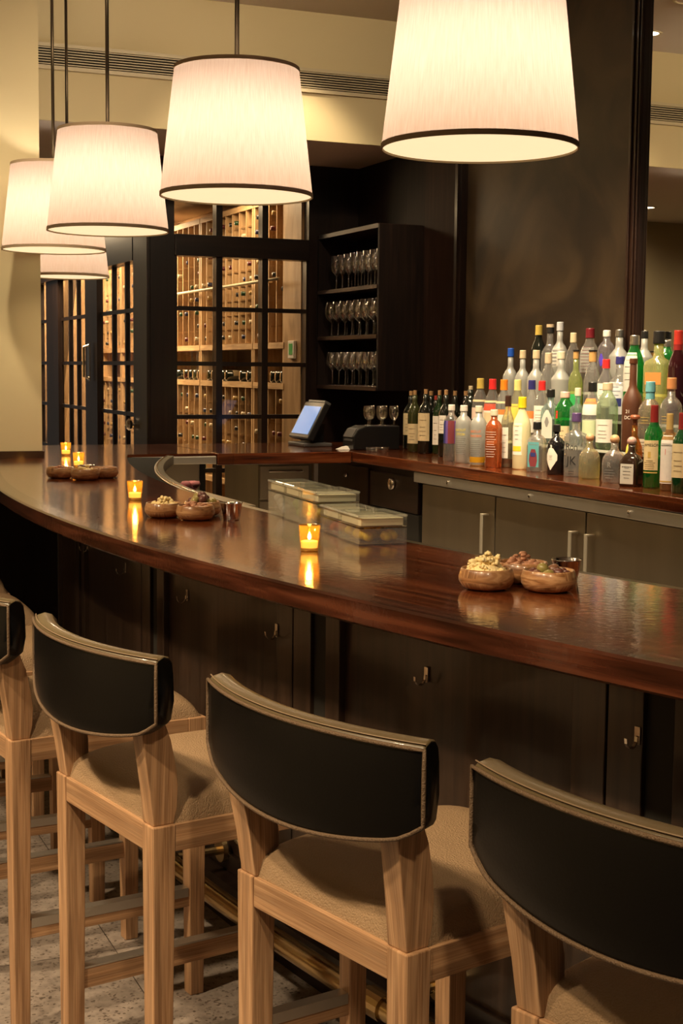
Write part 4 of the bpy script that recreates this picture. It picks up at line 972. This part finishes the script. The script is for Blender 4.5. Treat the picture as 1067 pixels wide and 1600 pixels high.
# ---------------------------------------------------------------- bottles: kind, x, y, z, height, radius, options, label
BOTTLES = [
('wine',3.603,7.459,1.07,0.332,0.0440,'g=black,cap=cork,lab=cream,lz=.25:.62','dark wine bottle, first in the back counter row beside the printer'),
('wine',3.508,7.214,1.07,0.340,0.0390,'g=olive,cap=cork,lab=cream,lz=.14:.46','olive wine bottle with low cream label nearest the counter edge by the printer'),
('wine',3.500,7.062,1.07,0.349,0.0418,'g=black,cap=cork,lab=cream,lz=.2:.63','dark wine bottle with large cream label and pale cork'),
('wine',3.703,7.406,1.07,0.333,0.0439,'g=black,cap=cork','dark wine bottle behind the large cream labelled one, orange cork'),
('wine',3.603,7.143,1.07,0.313,0.0389,'g=black,cap=red','dark wine bottle with red capsule neck at the wall side'),
('wine',3.546,6.991,1.07,0.344,0.0364,'g=green,cap=cork,lab=white,lz=.15:.6,la=-35','dark wine bottle with long white side label, right of the red capsule'),
('wine',3.475,6.774,1.07,0.350,0.0387,'g=black,cap=cork,lab=white,lz=.35:.62,la=-35','dark wine bottle with short white label touching the clear purple label bottle'),
('wine',3.703,7.111,1.07,0.339,0.0425,'g=black,cap=cork','dark wine bottle behind the clear bottle with white screw cap'),
('wine',3.704,6.987,1.07,0.341,0.0419,'g=black,cap=cork','dark wine bottle behind the frosted yellow lettered bottle'),
('wine',3.507,6.564,1.19,0.254,0.0410,'g=black,cap=pale','tall dark wine bottle with pale cork on the first step'),
('absolut',3.319,6.409,1.07,0.283,0.0382,'g=clear,cap=white,lab=purple,lz=.32:.72,la=-20','clear bottle with white cap and purple blue label beside the wines'),
('absolut',3.321,6.283,1.07,0.283,0.0408,'g=frost,cap=white,txt=yellow','frosted bottle with white cap and yellow lettering'),
('absolut',3.291,6.074,1.07,0.286,0.0396,'g=frost,cap=clear,txt=orange,liq=orangeyellow','frosted bottle with orange lettering and orange bottom'),
('absolut',3.297,5.935,1.07,0.272,0.0404,'g=redor,cap=clear,txt=white','red and orange tinted bottle with white lettering'),
('slim',3.383,5.958,1.07,0.337,0.0316,'g=pale,cap=brown,lab=white,lz=.13:.56,la=-30,band=.0:.12','pale bottle with brown cap, white side label and dark band at its foot'),
('slim',3.382,5.824,1.07,0.334,0.0414,'g=milky,cap=yellow,lab=whiteyellow,lz=.2:.64,la=-35','milky bottle with bright yellow cap and white label'),
('flask',3.365,5.657,1.07,0.225,0.0448,'g=clear,cap=black,lab=teal,lz=.1:.6,sq=1','squat clear flask with black stopper and teal and maroon shield label'),
('flask',3.355,5.475,1.07,0.221,0.0394,'g=blackglass,cap=black,dia=1','black apothecary bottle with white diamond label'),
('tallsq',3.378,5.352,1.07,0.275,0.0498,'g=clear,cap=purple,txt=black,sq=1','clear square bottle with large black lettering and purple cap'),
('patron',3.365,5.223,1.07,0.193,0.0447,'g=paleyellow,cap=ball,','pale yellow squat bottle with round cork beside the square lettered bottle'),
('patron',3.330,4.984,1.07,0.199,0.0495,'g=clear,cap=ball,txt=grey','clear squat bottle with round cork, left of the dark coffee liqueur'),
('patron',3.303,4.824,1.07,0.198,0.0469,'g=coffee,cap=pinkball,lab=silver,lz=.06:.46,sq=1','squat bottle of dark coffee liqueur with pinkish round cork'),
('whiskey',3.342,4.733,1.07,0.325,0.0364,'g=emerald,cap=redfoil,lab=jameson,lz=.22:.58,bl=1','green whiskey bottle with cream lettered label and red foil neck'),
('whiskey',3.320,4.600,1.07,0.297,0.0318,'g=amberclear,cap=gold,lab=whitered,lz=.1:.72','clear amber whisky bottle with gold cap and tall white label with red diamond'),
('whiskey',3.297,4.488,1.07,0.303,0.0360,'g=darkgreen,cap=redfoil,lab=cream,lz=.2:.62','dark green whiskey bottle with pale yellow label at the picture edge'),
('taper',3.507,6.461,1.19,0.294,0.0421,'g=clear,cap=goldcap,band2=cream,lab=whitered2,lz=.3:.5','clear tapering bottle with gold cap on the first step'),
('taper',3.507,6.335,1.19,0.292,0.0430,'g=clear,cap=redcap,band2=cream,lab=redwhite,lz=.25:.58','clear tapering bottle with bright red cap'),
('taper',3.507,6.220,1.19,0.290,0.0424,'g=clear,cap=orangecap,band2=cream,lab=orange,lz=.25:.5','clear tapering bottle with orange cap'),
('taper',3.508,6.089,1.19,0.291,0.0401,'g=pale,cap=paleyellow,lab=yellow,lz=.3:.6','pale bottle with pale yellow cap behind the bright yellow capped one'),
('slim',3.508,5.956,1.19,0.290,0.0379,'g=clear,cap=navy,lab=orange,lz=.15:.5','clear bottle with navy cap and orange topped label'),
('slim',3.508,5.863,1.19,0.288,0.0360,'g=clear,cap=redcap,lab=white,lz=.3:.6','clear bottle with a single red cap behind the black stoppered flask'),
('flask',3.508,5.783,1.19,0.250,0.0445,'g=aqua,cap=black,lab=arch,lz=.1:.62,sq=1','pale aqua gin bottle with arched silver label'),
('gin',3.509,5.661,1.19,0.241,0.0466,'g=emerald,cap=pinkcap,lab=cream,lz=.0:.36,seal=1','bright green gin bottle with red seal and pale pink cap'),
('tallsq',3.509,5.554,1.19,0.260,0.0344,'g=aqua,cap=clear,sq=1','pale blue tall square bottle behind the large black lettering'),
('slim',3.508,5.434,1.19,0.287,0.0423,'g=clear,cap=black,lab=orange,lz=.5:.75,lab2=whitegreen','clear bottle with black neck and round orange label above pale green one'),
('gin',3.509,5.318,1.19,0.286,0.0472,'g=palegreen,cap=beige,lab=white,lz=.1:.45','pale green round shouldered bottle with beige stopper'),
('ceramic',3.507,5.127,1.19,0.390,0.0431,'g=brownclay,cap=brownclay,txt2=1','matt brown ceramic bottle with small white lettering'),
('flask',3.509,5.003,1.19,0.295,0.0476,'g=smoke,cap=tealcap,lab=creamlow,lz=.02:.2,ribbon=1','rounded clear tequila bottle with light blue neck wrap'),
('flask',3.509,4.858,1.19,0.312,0.0466,'g=clear,cap=copper,lab=goldlow,lz=.05:.3','clear bottle with copper swing stopper'),
('bourbon',3.412,4.965,1.07,0.280,0.0340,'g=amber,cap=mushroom,round=1','amber bottle with brown mushroom cork and round yellow seal'),
('goose',3.610,6.342,1.31,0.325,0.0401,'g=frost,cap=blue','tall frosted bottle with bright blue cap'),
('goose',3.610,6.222,1.31,0.314,0.0395,'g=frost,cap=pale','tall frosted bottle with pale stopper next to the blue capped one'),
('goose',3.610,6.094,1.31,0.313,0.0435,'g=frost,cap=pale','tall frosted bottle with pale stopper above the navy cap'),
('taper',3.610,5.981,1.31,0.300,0.0398,'g=clear,cap=beige','clear bottle with beige stopper between frosted bottles'),
('decanter',3.610,5.866,1.31,0.306,0.0467,'g=frost,cap=clear','frosted decanter bottle with angular shoulders'),
('goose',3.610,5.738,1.31,0.311,0.0326,'g=limegreen,cap=corkdark,lab=green,lz=.1:.35','slender lime tinted bottle with cork and green label'),
('taper',3.610,5.598,1.31,0.309,0.0392,'g=clear,cap=corkdark','clear bell shouldered bottle with cork and dark rim'),
('slim',3.611,5.489,1.31,0.269,0.0372,'g=clear,cap=redcap,lab=white,lz=.2:.6','clear bottle with red cap beside the blue and white labelled bottle'),
('decanter',3.611,5.379,1.31,0.280,0.0507,'g=clear,cap=navy,lab=bluewhite,lz=.1:.6','clear broad bottle with navy cap and blue and white label'),
('gin',3.609,5.272,1.31,0.370,0.0444,'g=emerald,cap=silvercap,lab=silver,lz=.35:.8,la=-35','large bright green bottle with silver screw cap'),
('tallsq',3.609,5.095,1.31,0.385,0.0594,'g=tequila,cap=black,lab=orange,lz=.42:.55,sq=1,neckw=1','wide pale yellow tequila bottle with orange band and black cap'),
('slim',3.609,4.961,1.31,0.385,0.0397,'g=darkwine,cap=redwax','dark bottle with dripping red wax neck'),
('slim',3.707,6.239,1.43,0.318,0.0382,'g=black,cap=goldcap','dark bottle with gold capsule and cork top on the highest step'),
('goose',3.707,6.130,1.43,0.319,0.0440,'g=clear,cap=blackbeige','clear bottle with black neck wrap and beige top'),
('goose',3.707,6.041,1.43,0.329,0.0419,'g=frost,cap=silverstrip,lab=zebra,lz=.35:.62','tallest frosted bottle with zebra patterned label'),
('taper',3.708,5.920,1.43,0.275,0.0367,'g=clear,cap=pale','clear bottle with pale stopper behind the lime tinted one'),
('slim',3.707,5.776,1.43,0.293,0.0449,'g=clear,cap=maroon,lab=pinktext,lz=.3:.7','clear bottle with maroon cap and pinkish lettering'),
('absolut',3.707,5.637,1.43,0.281,0.0397,'g=lilac,cap=white,dot=1','clear bottle with white cap and violet blue disc'),
('decanter',3.707,5.534,1.43,0.282,0.0464,'g=frost,cap=clearsil,','pale frosted bottle with clear metal ringed stopper'),
('decanter',3.707,5.341,1.43,0.272,0.0395,'g=frost,cap=black','pale frosted bottle with black cap behind the green one'),
('gin',3.708,5.181,1.43,0.228,0.0413,'g=emerald,cap=silvercap','green bottle half hidden behind the wide tequila bottle')
]
GL = {  # colour, roughness, transmission
 'clear':((.98,.985,.97),.02,.87), 'frost':((.72,.75,.71),.36,.62), 'pale':((.97,.95,.76),.03,.9), 'milky':((.92,.86,.52),.42,.25), 'aqua':((.78,.95,.95),.03,.9),
 'palegreen':((.84,.97,.78),.03,.88), 'limegreen':((.84,.95,.42),.03,.85), 'emerald':((.03,.48,.07),.03,.85), 'darkgreen':((.015,.10,.03),.04,.5), 'amber':((.80,.38,.05),.03,.85),
 'amberclear':((.95,.74,.45),.03,.92), 'paleyellow':((.98,.95,.66),.03,.84), 'tequila':((.97,.94,.45),.03,.82), 'smoke':((.86,.80,.76),.03,.88), 'coffee':((.030,.016,.010),.06,.15),
 'darkwine':((.030,.006,.008),.05,.2), 'black':((.010,.012,.008),.05,.1), 'green':((.012,.035,.010),.05,.3), 'olive':((.040,.045,.012),.05,.35), 'blackglass':((.008,.008,.009),.05,0),
 'redor':((.95,.22,.06),.12,.75), 'lilac':((.90,.88,.97),.03,.88), 'brownclay':((.085,.030,.014),.45,0)}
for k, (c_, r_, t_) in GL.items(): mat('glass_'+k, c_, r_, trans=t_, ior=1.22 if t_ > .8 else 1.45, coat=.4 if t_ < .5 else 1.0)
for k in ('clear','pale','aqua','palegreen','limegreen','paleyellow','tequila','smoke','lilac','amberclear','amber'): bottle_glass('glass_'+k, GL[k][0], .4, {'tequila':.14,'limegreen':.12,'paleyellow':.10}.get(k, .07))
bottle_glass('glass_emerald', (.06,.62,.14), .3, .10)
CAPC = {'cork':(.50,.30,.14), 'pale':(.66,.56,.36), 'white':(.80,.78,.72), 'red':(.35,.04,.03), 'clear':(.72,.66,.50), 'brown':(.05,.022,.014), 'yellow':(.85,.66,.02), 'black':(.012,.012,.012),
 'purple':(.10,.06,.18), 'ball':(.62,.36,.19), 'pinkball':(.55,.36,.32), 'redfoil':(.24,.02,.02), 'gold':(.55,.38,.14), 'goldcap':(.60,.45,.10), 'redcap':(.70,.03,.03), 'orangecap':(.85,.25,.02), 'paleyellow':(.80,.70,.25),
 'navy':(.03,.03,.16), 'pinkcap':(.75,.50,.42), 'beige':(.62,.50,.34), 'brownclay':(.085,.030,.014), 'tealcap':(.15,.42,.48), 'copper':(.55,.24,.09), 'mushroom':(.28,.09,.04), 'blue':(.02,.10,.55), 'corkdark':(.55,.33,.12),
 'silvercap':(.62,.60,.55), 'redwax':(.42,.03,.02), 'blackbeige':(.02,.02,.02), 'silverstrip':(.55,.58,.62), 'maroon':(.16,.012,.02), 'clearsil':(.55,.55,.52)}
for k, c_ in CAPC.items(): mat('capm_'+k, c_, .35 if k not in ('gold','goldcap','silvercap','clearsil','silverstrip') else .3, metal=1 if k in ('silvercap','clearsil') else 0, var=.08, vscale=60)
LABC = {'cream':(.72,.60,.36), 'white':(.82,.80,.72), 'purple':(.14,.08,.30), 'teal':(.10,.35,.38), 'orange':(.80,.25,.06), 'redwhite':(.70,.10,.05), 'whitered':(.80,.76,.72), 'whitered2':(.78,.60,.50), 'yellow':(.75,.62,.10),
 'arch':(.62,.62,.56), 'silver':(.55,.55,.50), 'jameson':(.76,.62,.34), 'green':(.03,.38,.10), 'bluewhite':(.70,.74,.78), 'zebra':(.55,.54,.48), 'pinktext':(.45,.25,.20), 'creamlow':(.68,.60,.48), 'goldlow':(.45,.32,.14), 'whiteyellow':(.84,.82,.74), 'whitegreen':(.60,.72,.45)}
for k, c_ in LABC.items(): mat('paper_'+k, c_, .6, var=.05, vscale=80)
for k, c_ in {'black':(.02,.02,.02), 'white':(.85,.82,.75), 'yellow':(.80,.66,.05), 'orange':(.85,.22,.05), 'grey':(.25,.25,.24), 'navy':(.03,.04,.18), 'red':(.65,.04,.03), 'maroon':(.20,.04,.05), 'gold':(.6,.42,.12), 'lime':(.55,.70,.05), 'brown':(.09,.04,.02), 'blueviolet':(.10,.06,.55), 'teal':(.08,.38,.42)}.items(): mat('ink_'+k, c_, .5)
mat('liquid_orangeyellow', (.95,.50,.03), .1, trans=.5); 
PF = {  # profile (radius, height) and cap start, neck radius, cap radius
 'wine': ([(.92,0),(1,.02),(1,.60),(.95,.66),(.70,.73),(.42,.785),(.35,.83),(.34,.925)], .90, .27),
 'absolut': ([(.90,0),(1,.03),(1,.66),(.93,.73),(.68,.79),(.40,.825),(.37,.91)], .895, .44),
 'slim': ([(.94,0),(1,.02),(1,.60),(.86,.68),(.52,.77),(.41,.83),(.40,.88)], .855, .46),
 'flask': ([(.95,0),(1,.03),(1,.55),(.93,.64),(.66,.71),(.34,.755),(.31,.87)], .85, .42),
 'tallsq': ([(.97,0),(1,.02),(1,.62),(.90,.67),(.42,.71),(.34,.75),(.33,.90)], .86, .42),
 'patron': ([(.92,0),(1,.05),(1,.40),(.94,.52),(.72,.61),(.38,.67),(.30,.73),(.30,.84)], .82, .34),
 'whiskey': ([(.93,0),(1,.02),(1,.61),(.92,.68),(.55,.755),(.42,.80),(.40,.90)], .80, .42),
 'taper': ([(.92,0),(1,.02),(1,.46),(.96,.56),(.76,.68),(.47,.78),(.37,.83),(.36,.88)], .83, .43),
 'gin': ([(.86,0),(.97,.04),(1,.60),(.95,.68),(.74,.77),(.52,.83),(.43,.86),(.42,.92)], .885, .46),
 'goose': ([(.94,0),(1,.02),(1,.50),(.92,.58),(.66,.65),(.42,.69),(.35,.73),(.34,.90)], .87, .40),
 'decanter': ([(.78,0),(.84,.03),(1,.56),(.97,.585),(.60,.665),(.42,.70),(.37,.75),(.36,.92)], .88, .40),
 'ceramic': ([(.94,0),(1,.02),(1,.50),(.90,.585),(.55,.655),(.38,.70),(.34,.76),(.34,.95)], .94, .40),
 'bourbon': ([(.94,0),(1,.04),(1,.42),(.90,.54),(.55,.64),(.36,.69),(.32,.84)], .86, .40)}
def capgeo(kind, r, h, zc, cr, cap):
    c = r*cr; z0 = h*zc; g = G()
    if cap in ('ball','pinkball'):
        R_ = r*.40; g.lathe([(0,z0),(c*.7,z0),(c*.7,h-2*R_+.004)], 16); g.ball((0,0,h-R_), R_, 16)
    elif cap == 'mushroom': g.lathe([(0,z0),(c*.7,z0),(c*.75,h*.93),(c*1.5,h*.94),(c*1.55,h*.97),(c*1.2,h*.995),(0,h)], 20)
    elif cap in ('cork','pale') and kind == 'wine': g.lathe([(0,h*.90),(c*.95,h*.90),(c*1.02,h-.001),(c*.95,h),(0,h)], 14)
    elif kind in ('taper','slim','whiskey') and cap not in ('clear','beige','pale','black','corkdark'):
        g.lathe([(0,z0-.002),(c*1.06,z0-.002),(c*1.02,z0+.01),(c,h-.004),(c*.92,h),(0,h)], 18)
    else: g.lathe([(0,z0),(c,z0),(c*1.04,z0+.003),(c,h-.003),(c*.9,h),(0,h)], 18)
    return g
def make_bottle(kind, x, y, z, h, r, opt, lab):
    op = dict(s.split('=') for s in opt.split(',') if '=' in s)
    ca = math.atan2(-y, -x)                     # towards the bar room
    la = math.radians(float(op.get('la', -25)))
    t = thing({'wine':'wine_bottle','whiskey':'whiskey_bottle','gin':'gin_bottle','patron':'tequila_bottle'}.get(kind, 'liquor_bottle'), lab, 'bottle', (x, y, z), ca, 'bottles on the back counter')
    pf, zc, cr = PF[kind]; sq = 'sq' in op
    def sec(a, rr):
        if not sq or rr < r*.62: return 1
        k = min(1, (rr/r-.62)/.25); q = 5; aa = a-la
        s_ = (abs(math.cos(aa))**q + abs(math.sin(aa))**q)**(-1/q)
        return 1+(s_*.865-1)*k
    prof = [(0,0)]+[(a*r, b*h) for a, b in pf]
    neck = prof[-1]
    if op.get('g') != 'brownclay': prof += [(neck[0]*.98, neck[1]+.0005)]
    prof += [(0, prof[-1][1])]
    # round the profile a little
    G().lathe(prof, 28, sec=sec).mk('glass_body', 'glass_'+op['g'], t, smooth=True)
    md = t.children[0].modifiers.new('bevel', 'BEVEL'); md.width = min(.003, r*.07); md.segments = 2; md.limit_method = 'ANGLE'; md.angle_limit = .9
    cap = op.get('cap')
    capgeo(kind, r, h, zc, cr, cap).mk('cork' if cap in ('cork','ball','pinkball','corkdark','mushroom') else 'cap', 'capm_'+cap, t, smooth=False)
    if cap == 'corkdark': G().lathe([(0,h-.006),(r*.5,h-.006),(r*.5,h+.0005),(0,h+.0005)], 16).mk('cork_rim', 'capm_black', t)
    if cap == 'blackbeige': G().lathe([(0,h-.014),(r*cr*1.1,h-.014),(r*cr*1.1,h+.001),(0,h+.001)], 16).mk('cap_top', 'capm_beige', t)
    if kind in ('whiskey',) or op['g'] == 'darkwine':
        G().lathe([(r*cr*.98,h*.74),(r*cr*1.08,h*.74),(r*cr*1.03,h*zc),(r*cr*.97,h*zc)], 18, closed=True).mk('neck_foil', 'capm_redfoil' if cap in ('redfoil','redwax') else 'capm_cork', t)
    def rad(zf):
        for (a0, b0), (a1, b1) in zip(pf, pf[1:]):
            if b0 <= zf <= b1: return r*(a0+(a1-a0)*(zf-b0)/max(1e-6, b1-b0))
        return r
    def patch(name, m_, a0, a1, z0, z1, off=.0006, shape=None, n=12, par=None):
        vs = []; fs = []; nz = max(1, int((z1-z0)*h/.02))
        for j in range(nz+1):
            zf = z0+(z1-z0)*j/nz
            w = 1 if shape is None else shape((j/nz))
            for i in range(n+1):
                a = (a0+a1)/2+(a1-a0)/2*(-1+2*i/n)*w; q = rad(zf); q = q*sec(a, q)+off
                vs.append((q*math.cos(a), q*math.sin(a), zf*h))
        for j in range(nz):
            for i in range(n): q = j*(n+1)+i; fs.append((q, q+1, q+n+2, q+n+1))
        return mobj(name, vs, fs, m_, par or t, smooth=True)
    def words(txt, m_, a_c, zf, size, par, name='lettering', off=.0012, sx=1):
        v, f = text_mesh(txt, size)
        vs = []
        for p in v:
            a = a_c + p.x*sx/r; q = rad(zf)*sec(a, rad(zf))+off; vs.append((q*math.cos(a), q*math.sin(a), zf*h+p.y))
        return mobj(name, vs, f, m_, par)
    def lines(m_, z0, z1, n, a_c, sp, par=None, name='small_print'):
        rr = random.Random(len(lab)); g = G()
        for k in range(n):
            zf = z0+(z1-z0)*k/max(1, n-1); w = sp*rr.uniform(.6, 1); vs = []; q0 = rad(zf)
            for i in range(7):
                a = a_c-w+2*w*i/6; q = q0*sec(a, q0)+.0014
                vs += [(q*math.cos(a), q*math.sin(a), zf*h-.0008), (q*math.cos(a), q*math.sin(a), zf*h+.0008)]
            g.add(vs, [(2*i, 2*i+2, 2*i+3, 2*i+1) for i in range(6)])
        g.mk(name, m_, par or t)
    lb = op.get('lab'); A = la
    if lb:
        z0, z1 = [float(q) for q in op.get('lz', '.2:.6').split(':')]; sp = .95 if not sq else .62
        if lb in ('white','whiteyellow') and kind in ('slim','wine') and 'la' in op: sp = .62
        p = patch('label', 'paper_'+lb, A-sp, A+sp, z0, z1, shape=(lambda q: 1 if q < .6 else math.cos((q-.6)/.4*1.35)) if lb == 'arch' else None)
        ink = 'ink_black'
        if lb in ('cream','white','creamlow'): lines('ink_brown', z0+(z1-z0)*.2, z0+(z1-z0)*.5, 3, A, sp*.5, p); lines('ink_brown', z0+(z1-z0)*.75, z0+(z1-z0)*.78, 1, A, sp*.6, p, 'title_line')
        if lb == 'jameson':
            words('JAMESON', 'ink_black', A+.18, z0+(z1-z0)*.84, .0155, p); lines('ink_brown', z0+.02, z0+(z1-z0)*.32, 5, A, sp*.7, p)
            patch('crest', 'ink_gold', A-.16, A+.16, z0+(z1-z0)*.42, z0+(z1-z0)*.62, .0012, par=p)
        if lb == 'whitered':
            patch('red_diamond', 'ink_red', A-.5, A+.5, z0+(z1-z0)*.60, z0+(z1-z0)*.72, .0012, shape=lambda q: 1-abs(2*q-1)*.95, par=p); lines('ink_black', z0+(z1-z0)*.79, z0+(z1-z0)*.82, 2, A, sp*.9, p)
            patch('label_foot', 'ink_gold', A-sp, A+sp, z0+.02, z0+.035, .0012, par=p)
        if lb == 'teal':
            patch('crest', 'ink_maroon', A-.48, A+.48, z0+.01, z0+(z1-z0)*.72, .0012, shape=lambda q: .35+.65*math.sin(PI*min(1, q*.75+.18)), par=p); patch('crest_band', 'ink_navy', A-.3, A+.3, z0+(z1-z0)*.42, z0+(z1-z0)*.58, .0018, par=p)
            lines('ink_white', z0+(z1-z0)*.47, z0+(z1-z0)*.53, 2, A, .2, p)
            p.data.materials.clear(); p.data.materials.append(M['paper_teal'])
        if lb == 'purple': patch('label_side', 'ink_maroon', A-.1, A+.75, z0, z1, .0012, par=p); patch('label_edge', 'ink_navy', A-.95, A-.5, z0, z1, .0012, par=p)
        if lb == 'whiteyellow': patch('yellow_slash', 'ink_yellow', A-.55, A+.55, z0+(z1-z0)*.12, z0+(z1-z0)*.28, .0012, par=p); lines('ink_black', z0+(z1-z0)*.5, z0+(z1-z0)*.9, 4, A, .3, p)
        if lb == 'zebra':
            for k in range(5): zz = z0+(z1-z0)*(k+.25)/5; patch('stripe', 'ink_grey', A-.9, A+.2, zz, zz+(z1-z0)*.09, .0012, par=p, shape=lambda q: .8)
        if lb == 'bluewhite': patch('blue_arch', 'ink_navy', A-.6, A+.6, z0+(z1-z0)*.25, z0+(z1-z0)*.5, .0012, par=p); lines('ink_navy', z0+(z1-z0)*.6, z0+(z1-z0)*.85, 3, A, .6, p)
        if lb == 'arch': patch('medallion', 'ink_grey', A-.28, A+.28, z0+(z1-z0)*.4, z0+(z1-z0)*.75, .0012, shape=lambda q: math.sin(PI*(.1+.8*q)), par=p)
        if lb == 'silver': lines('ink_black', z0+(z1-z0)*.3, z0+(z1-z0)*.8, 4, A, sp*.6, p)
        if lb in ('orange','redwhite') and kind in ('slim','taper'): patch('label_lower', 'paper_white', A-sp, A+sp, z0, z0+(z1-z0)*.65, .0012, par=p)
        if lb == 'redwhite': patch('shield', 'paper_cream', A-sp*.7, A+sp*.7, z0, z0+(z1-z0)*.55, .0016, par=p)
        if lb == 'pinktext': p.data.materials.clear(); p.data.materials.append(M['glass_frost']); lines('ink_maroon', z0, z1, 9, A, .8, p)
        if lb in ('creamlow','goldlow'): lines('ink_gold', .42, .5, 3, A, .5)
    if 'lab2' in op: patch('lower_label', 'paper_'+op['lab2'], A-.9, A+.9, .18, .42)
    if 'band2' in op: patch('neck_band', 'paper_'+op['band2'], A-1.3, A+1.3, .60, .635)
    if 'bl' in op: patch('label_foot', 'ink_gold', A-.9, A+.9, .185, .20)
    if 'ribbon' in op: patch('neck_wrap', 'capm_tealcap', A-2.8, A+2.8, .755, .85, .003)
    if 'dia' in op: patch('diamond_label', 'paper_white', A-1.15, A+.75, .10, .60, shape=lambda q: 1-abs(2*q-1)*.97, n=16); lines('ink_grey', .31, .38, 3, A-.2, .25)
    if 'seal' in op: patch('red_seal', 'ink_red', A-.75, A-.15, .50, .64, shape=lambda q: math.sin(PI*(.15+.7*q)))
    if 'dot' in op: patch('violet_disc', 'ink_blueviolet', A-.55, A+.15, .42, .62, shape=lambda q: math.sin(PI*(.1+.8*q)))
    if 'round' in op: patch('round_seal', 'paper_yellow', A-1.0, A+.0, .28, .62, .002, shape=lambda q: math.sin(PI*(.06+.88*q)))
    if 'band' in op: patch('dark_band', 'ink_brown', -PI, PI, 0.005, .12, .0008, n=28)
    if 'txt' in op:
        ik = 'ink_'+op['txt']
        if kind == 'absolut' and op['txt'] != 'white':
            words('ABSOLUT', ik, A, .575, .0165, t, sx=.82); words('CITRON' if op['txt'] == 'yellow' else 'MANDRIN', ik, A, .50, .0165, t, name='flavour_name', sx=.82); lines('ink_grey', .16, .43, 9, A, .8)
        elif kind == 'absolut': lines(ik, .2, .62, 11, A, .75)
        elif kind == 'tallsq':
            words('Ron', 'ink_black', A, .47, .040, t, sx=.9); words('JK', 'ink_black', A, .25, .052, t, name='monogram', sx=1); lines('ink_black', .05, .09, 2, A, .35)
        else: words('R', ik, A, .38, .03, t); lines(ik, .12, .28, 4, A, .5)
    if 'txt2' in op: words('21', 'ink_white', A, .43, .02, t); words('DO', 'ink_white', A, .365, .02, t, name='name_lettering')
    if 'liq' in op: patch('orange_base_print', 'liquid_orangeyellow', -PI, PI, .01, .16, .0008, n=28)
    return t
for b_ in BOTTLES: make_bottle(*b_)
bpy.context.view_layer.update()
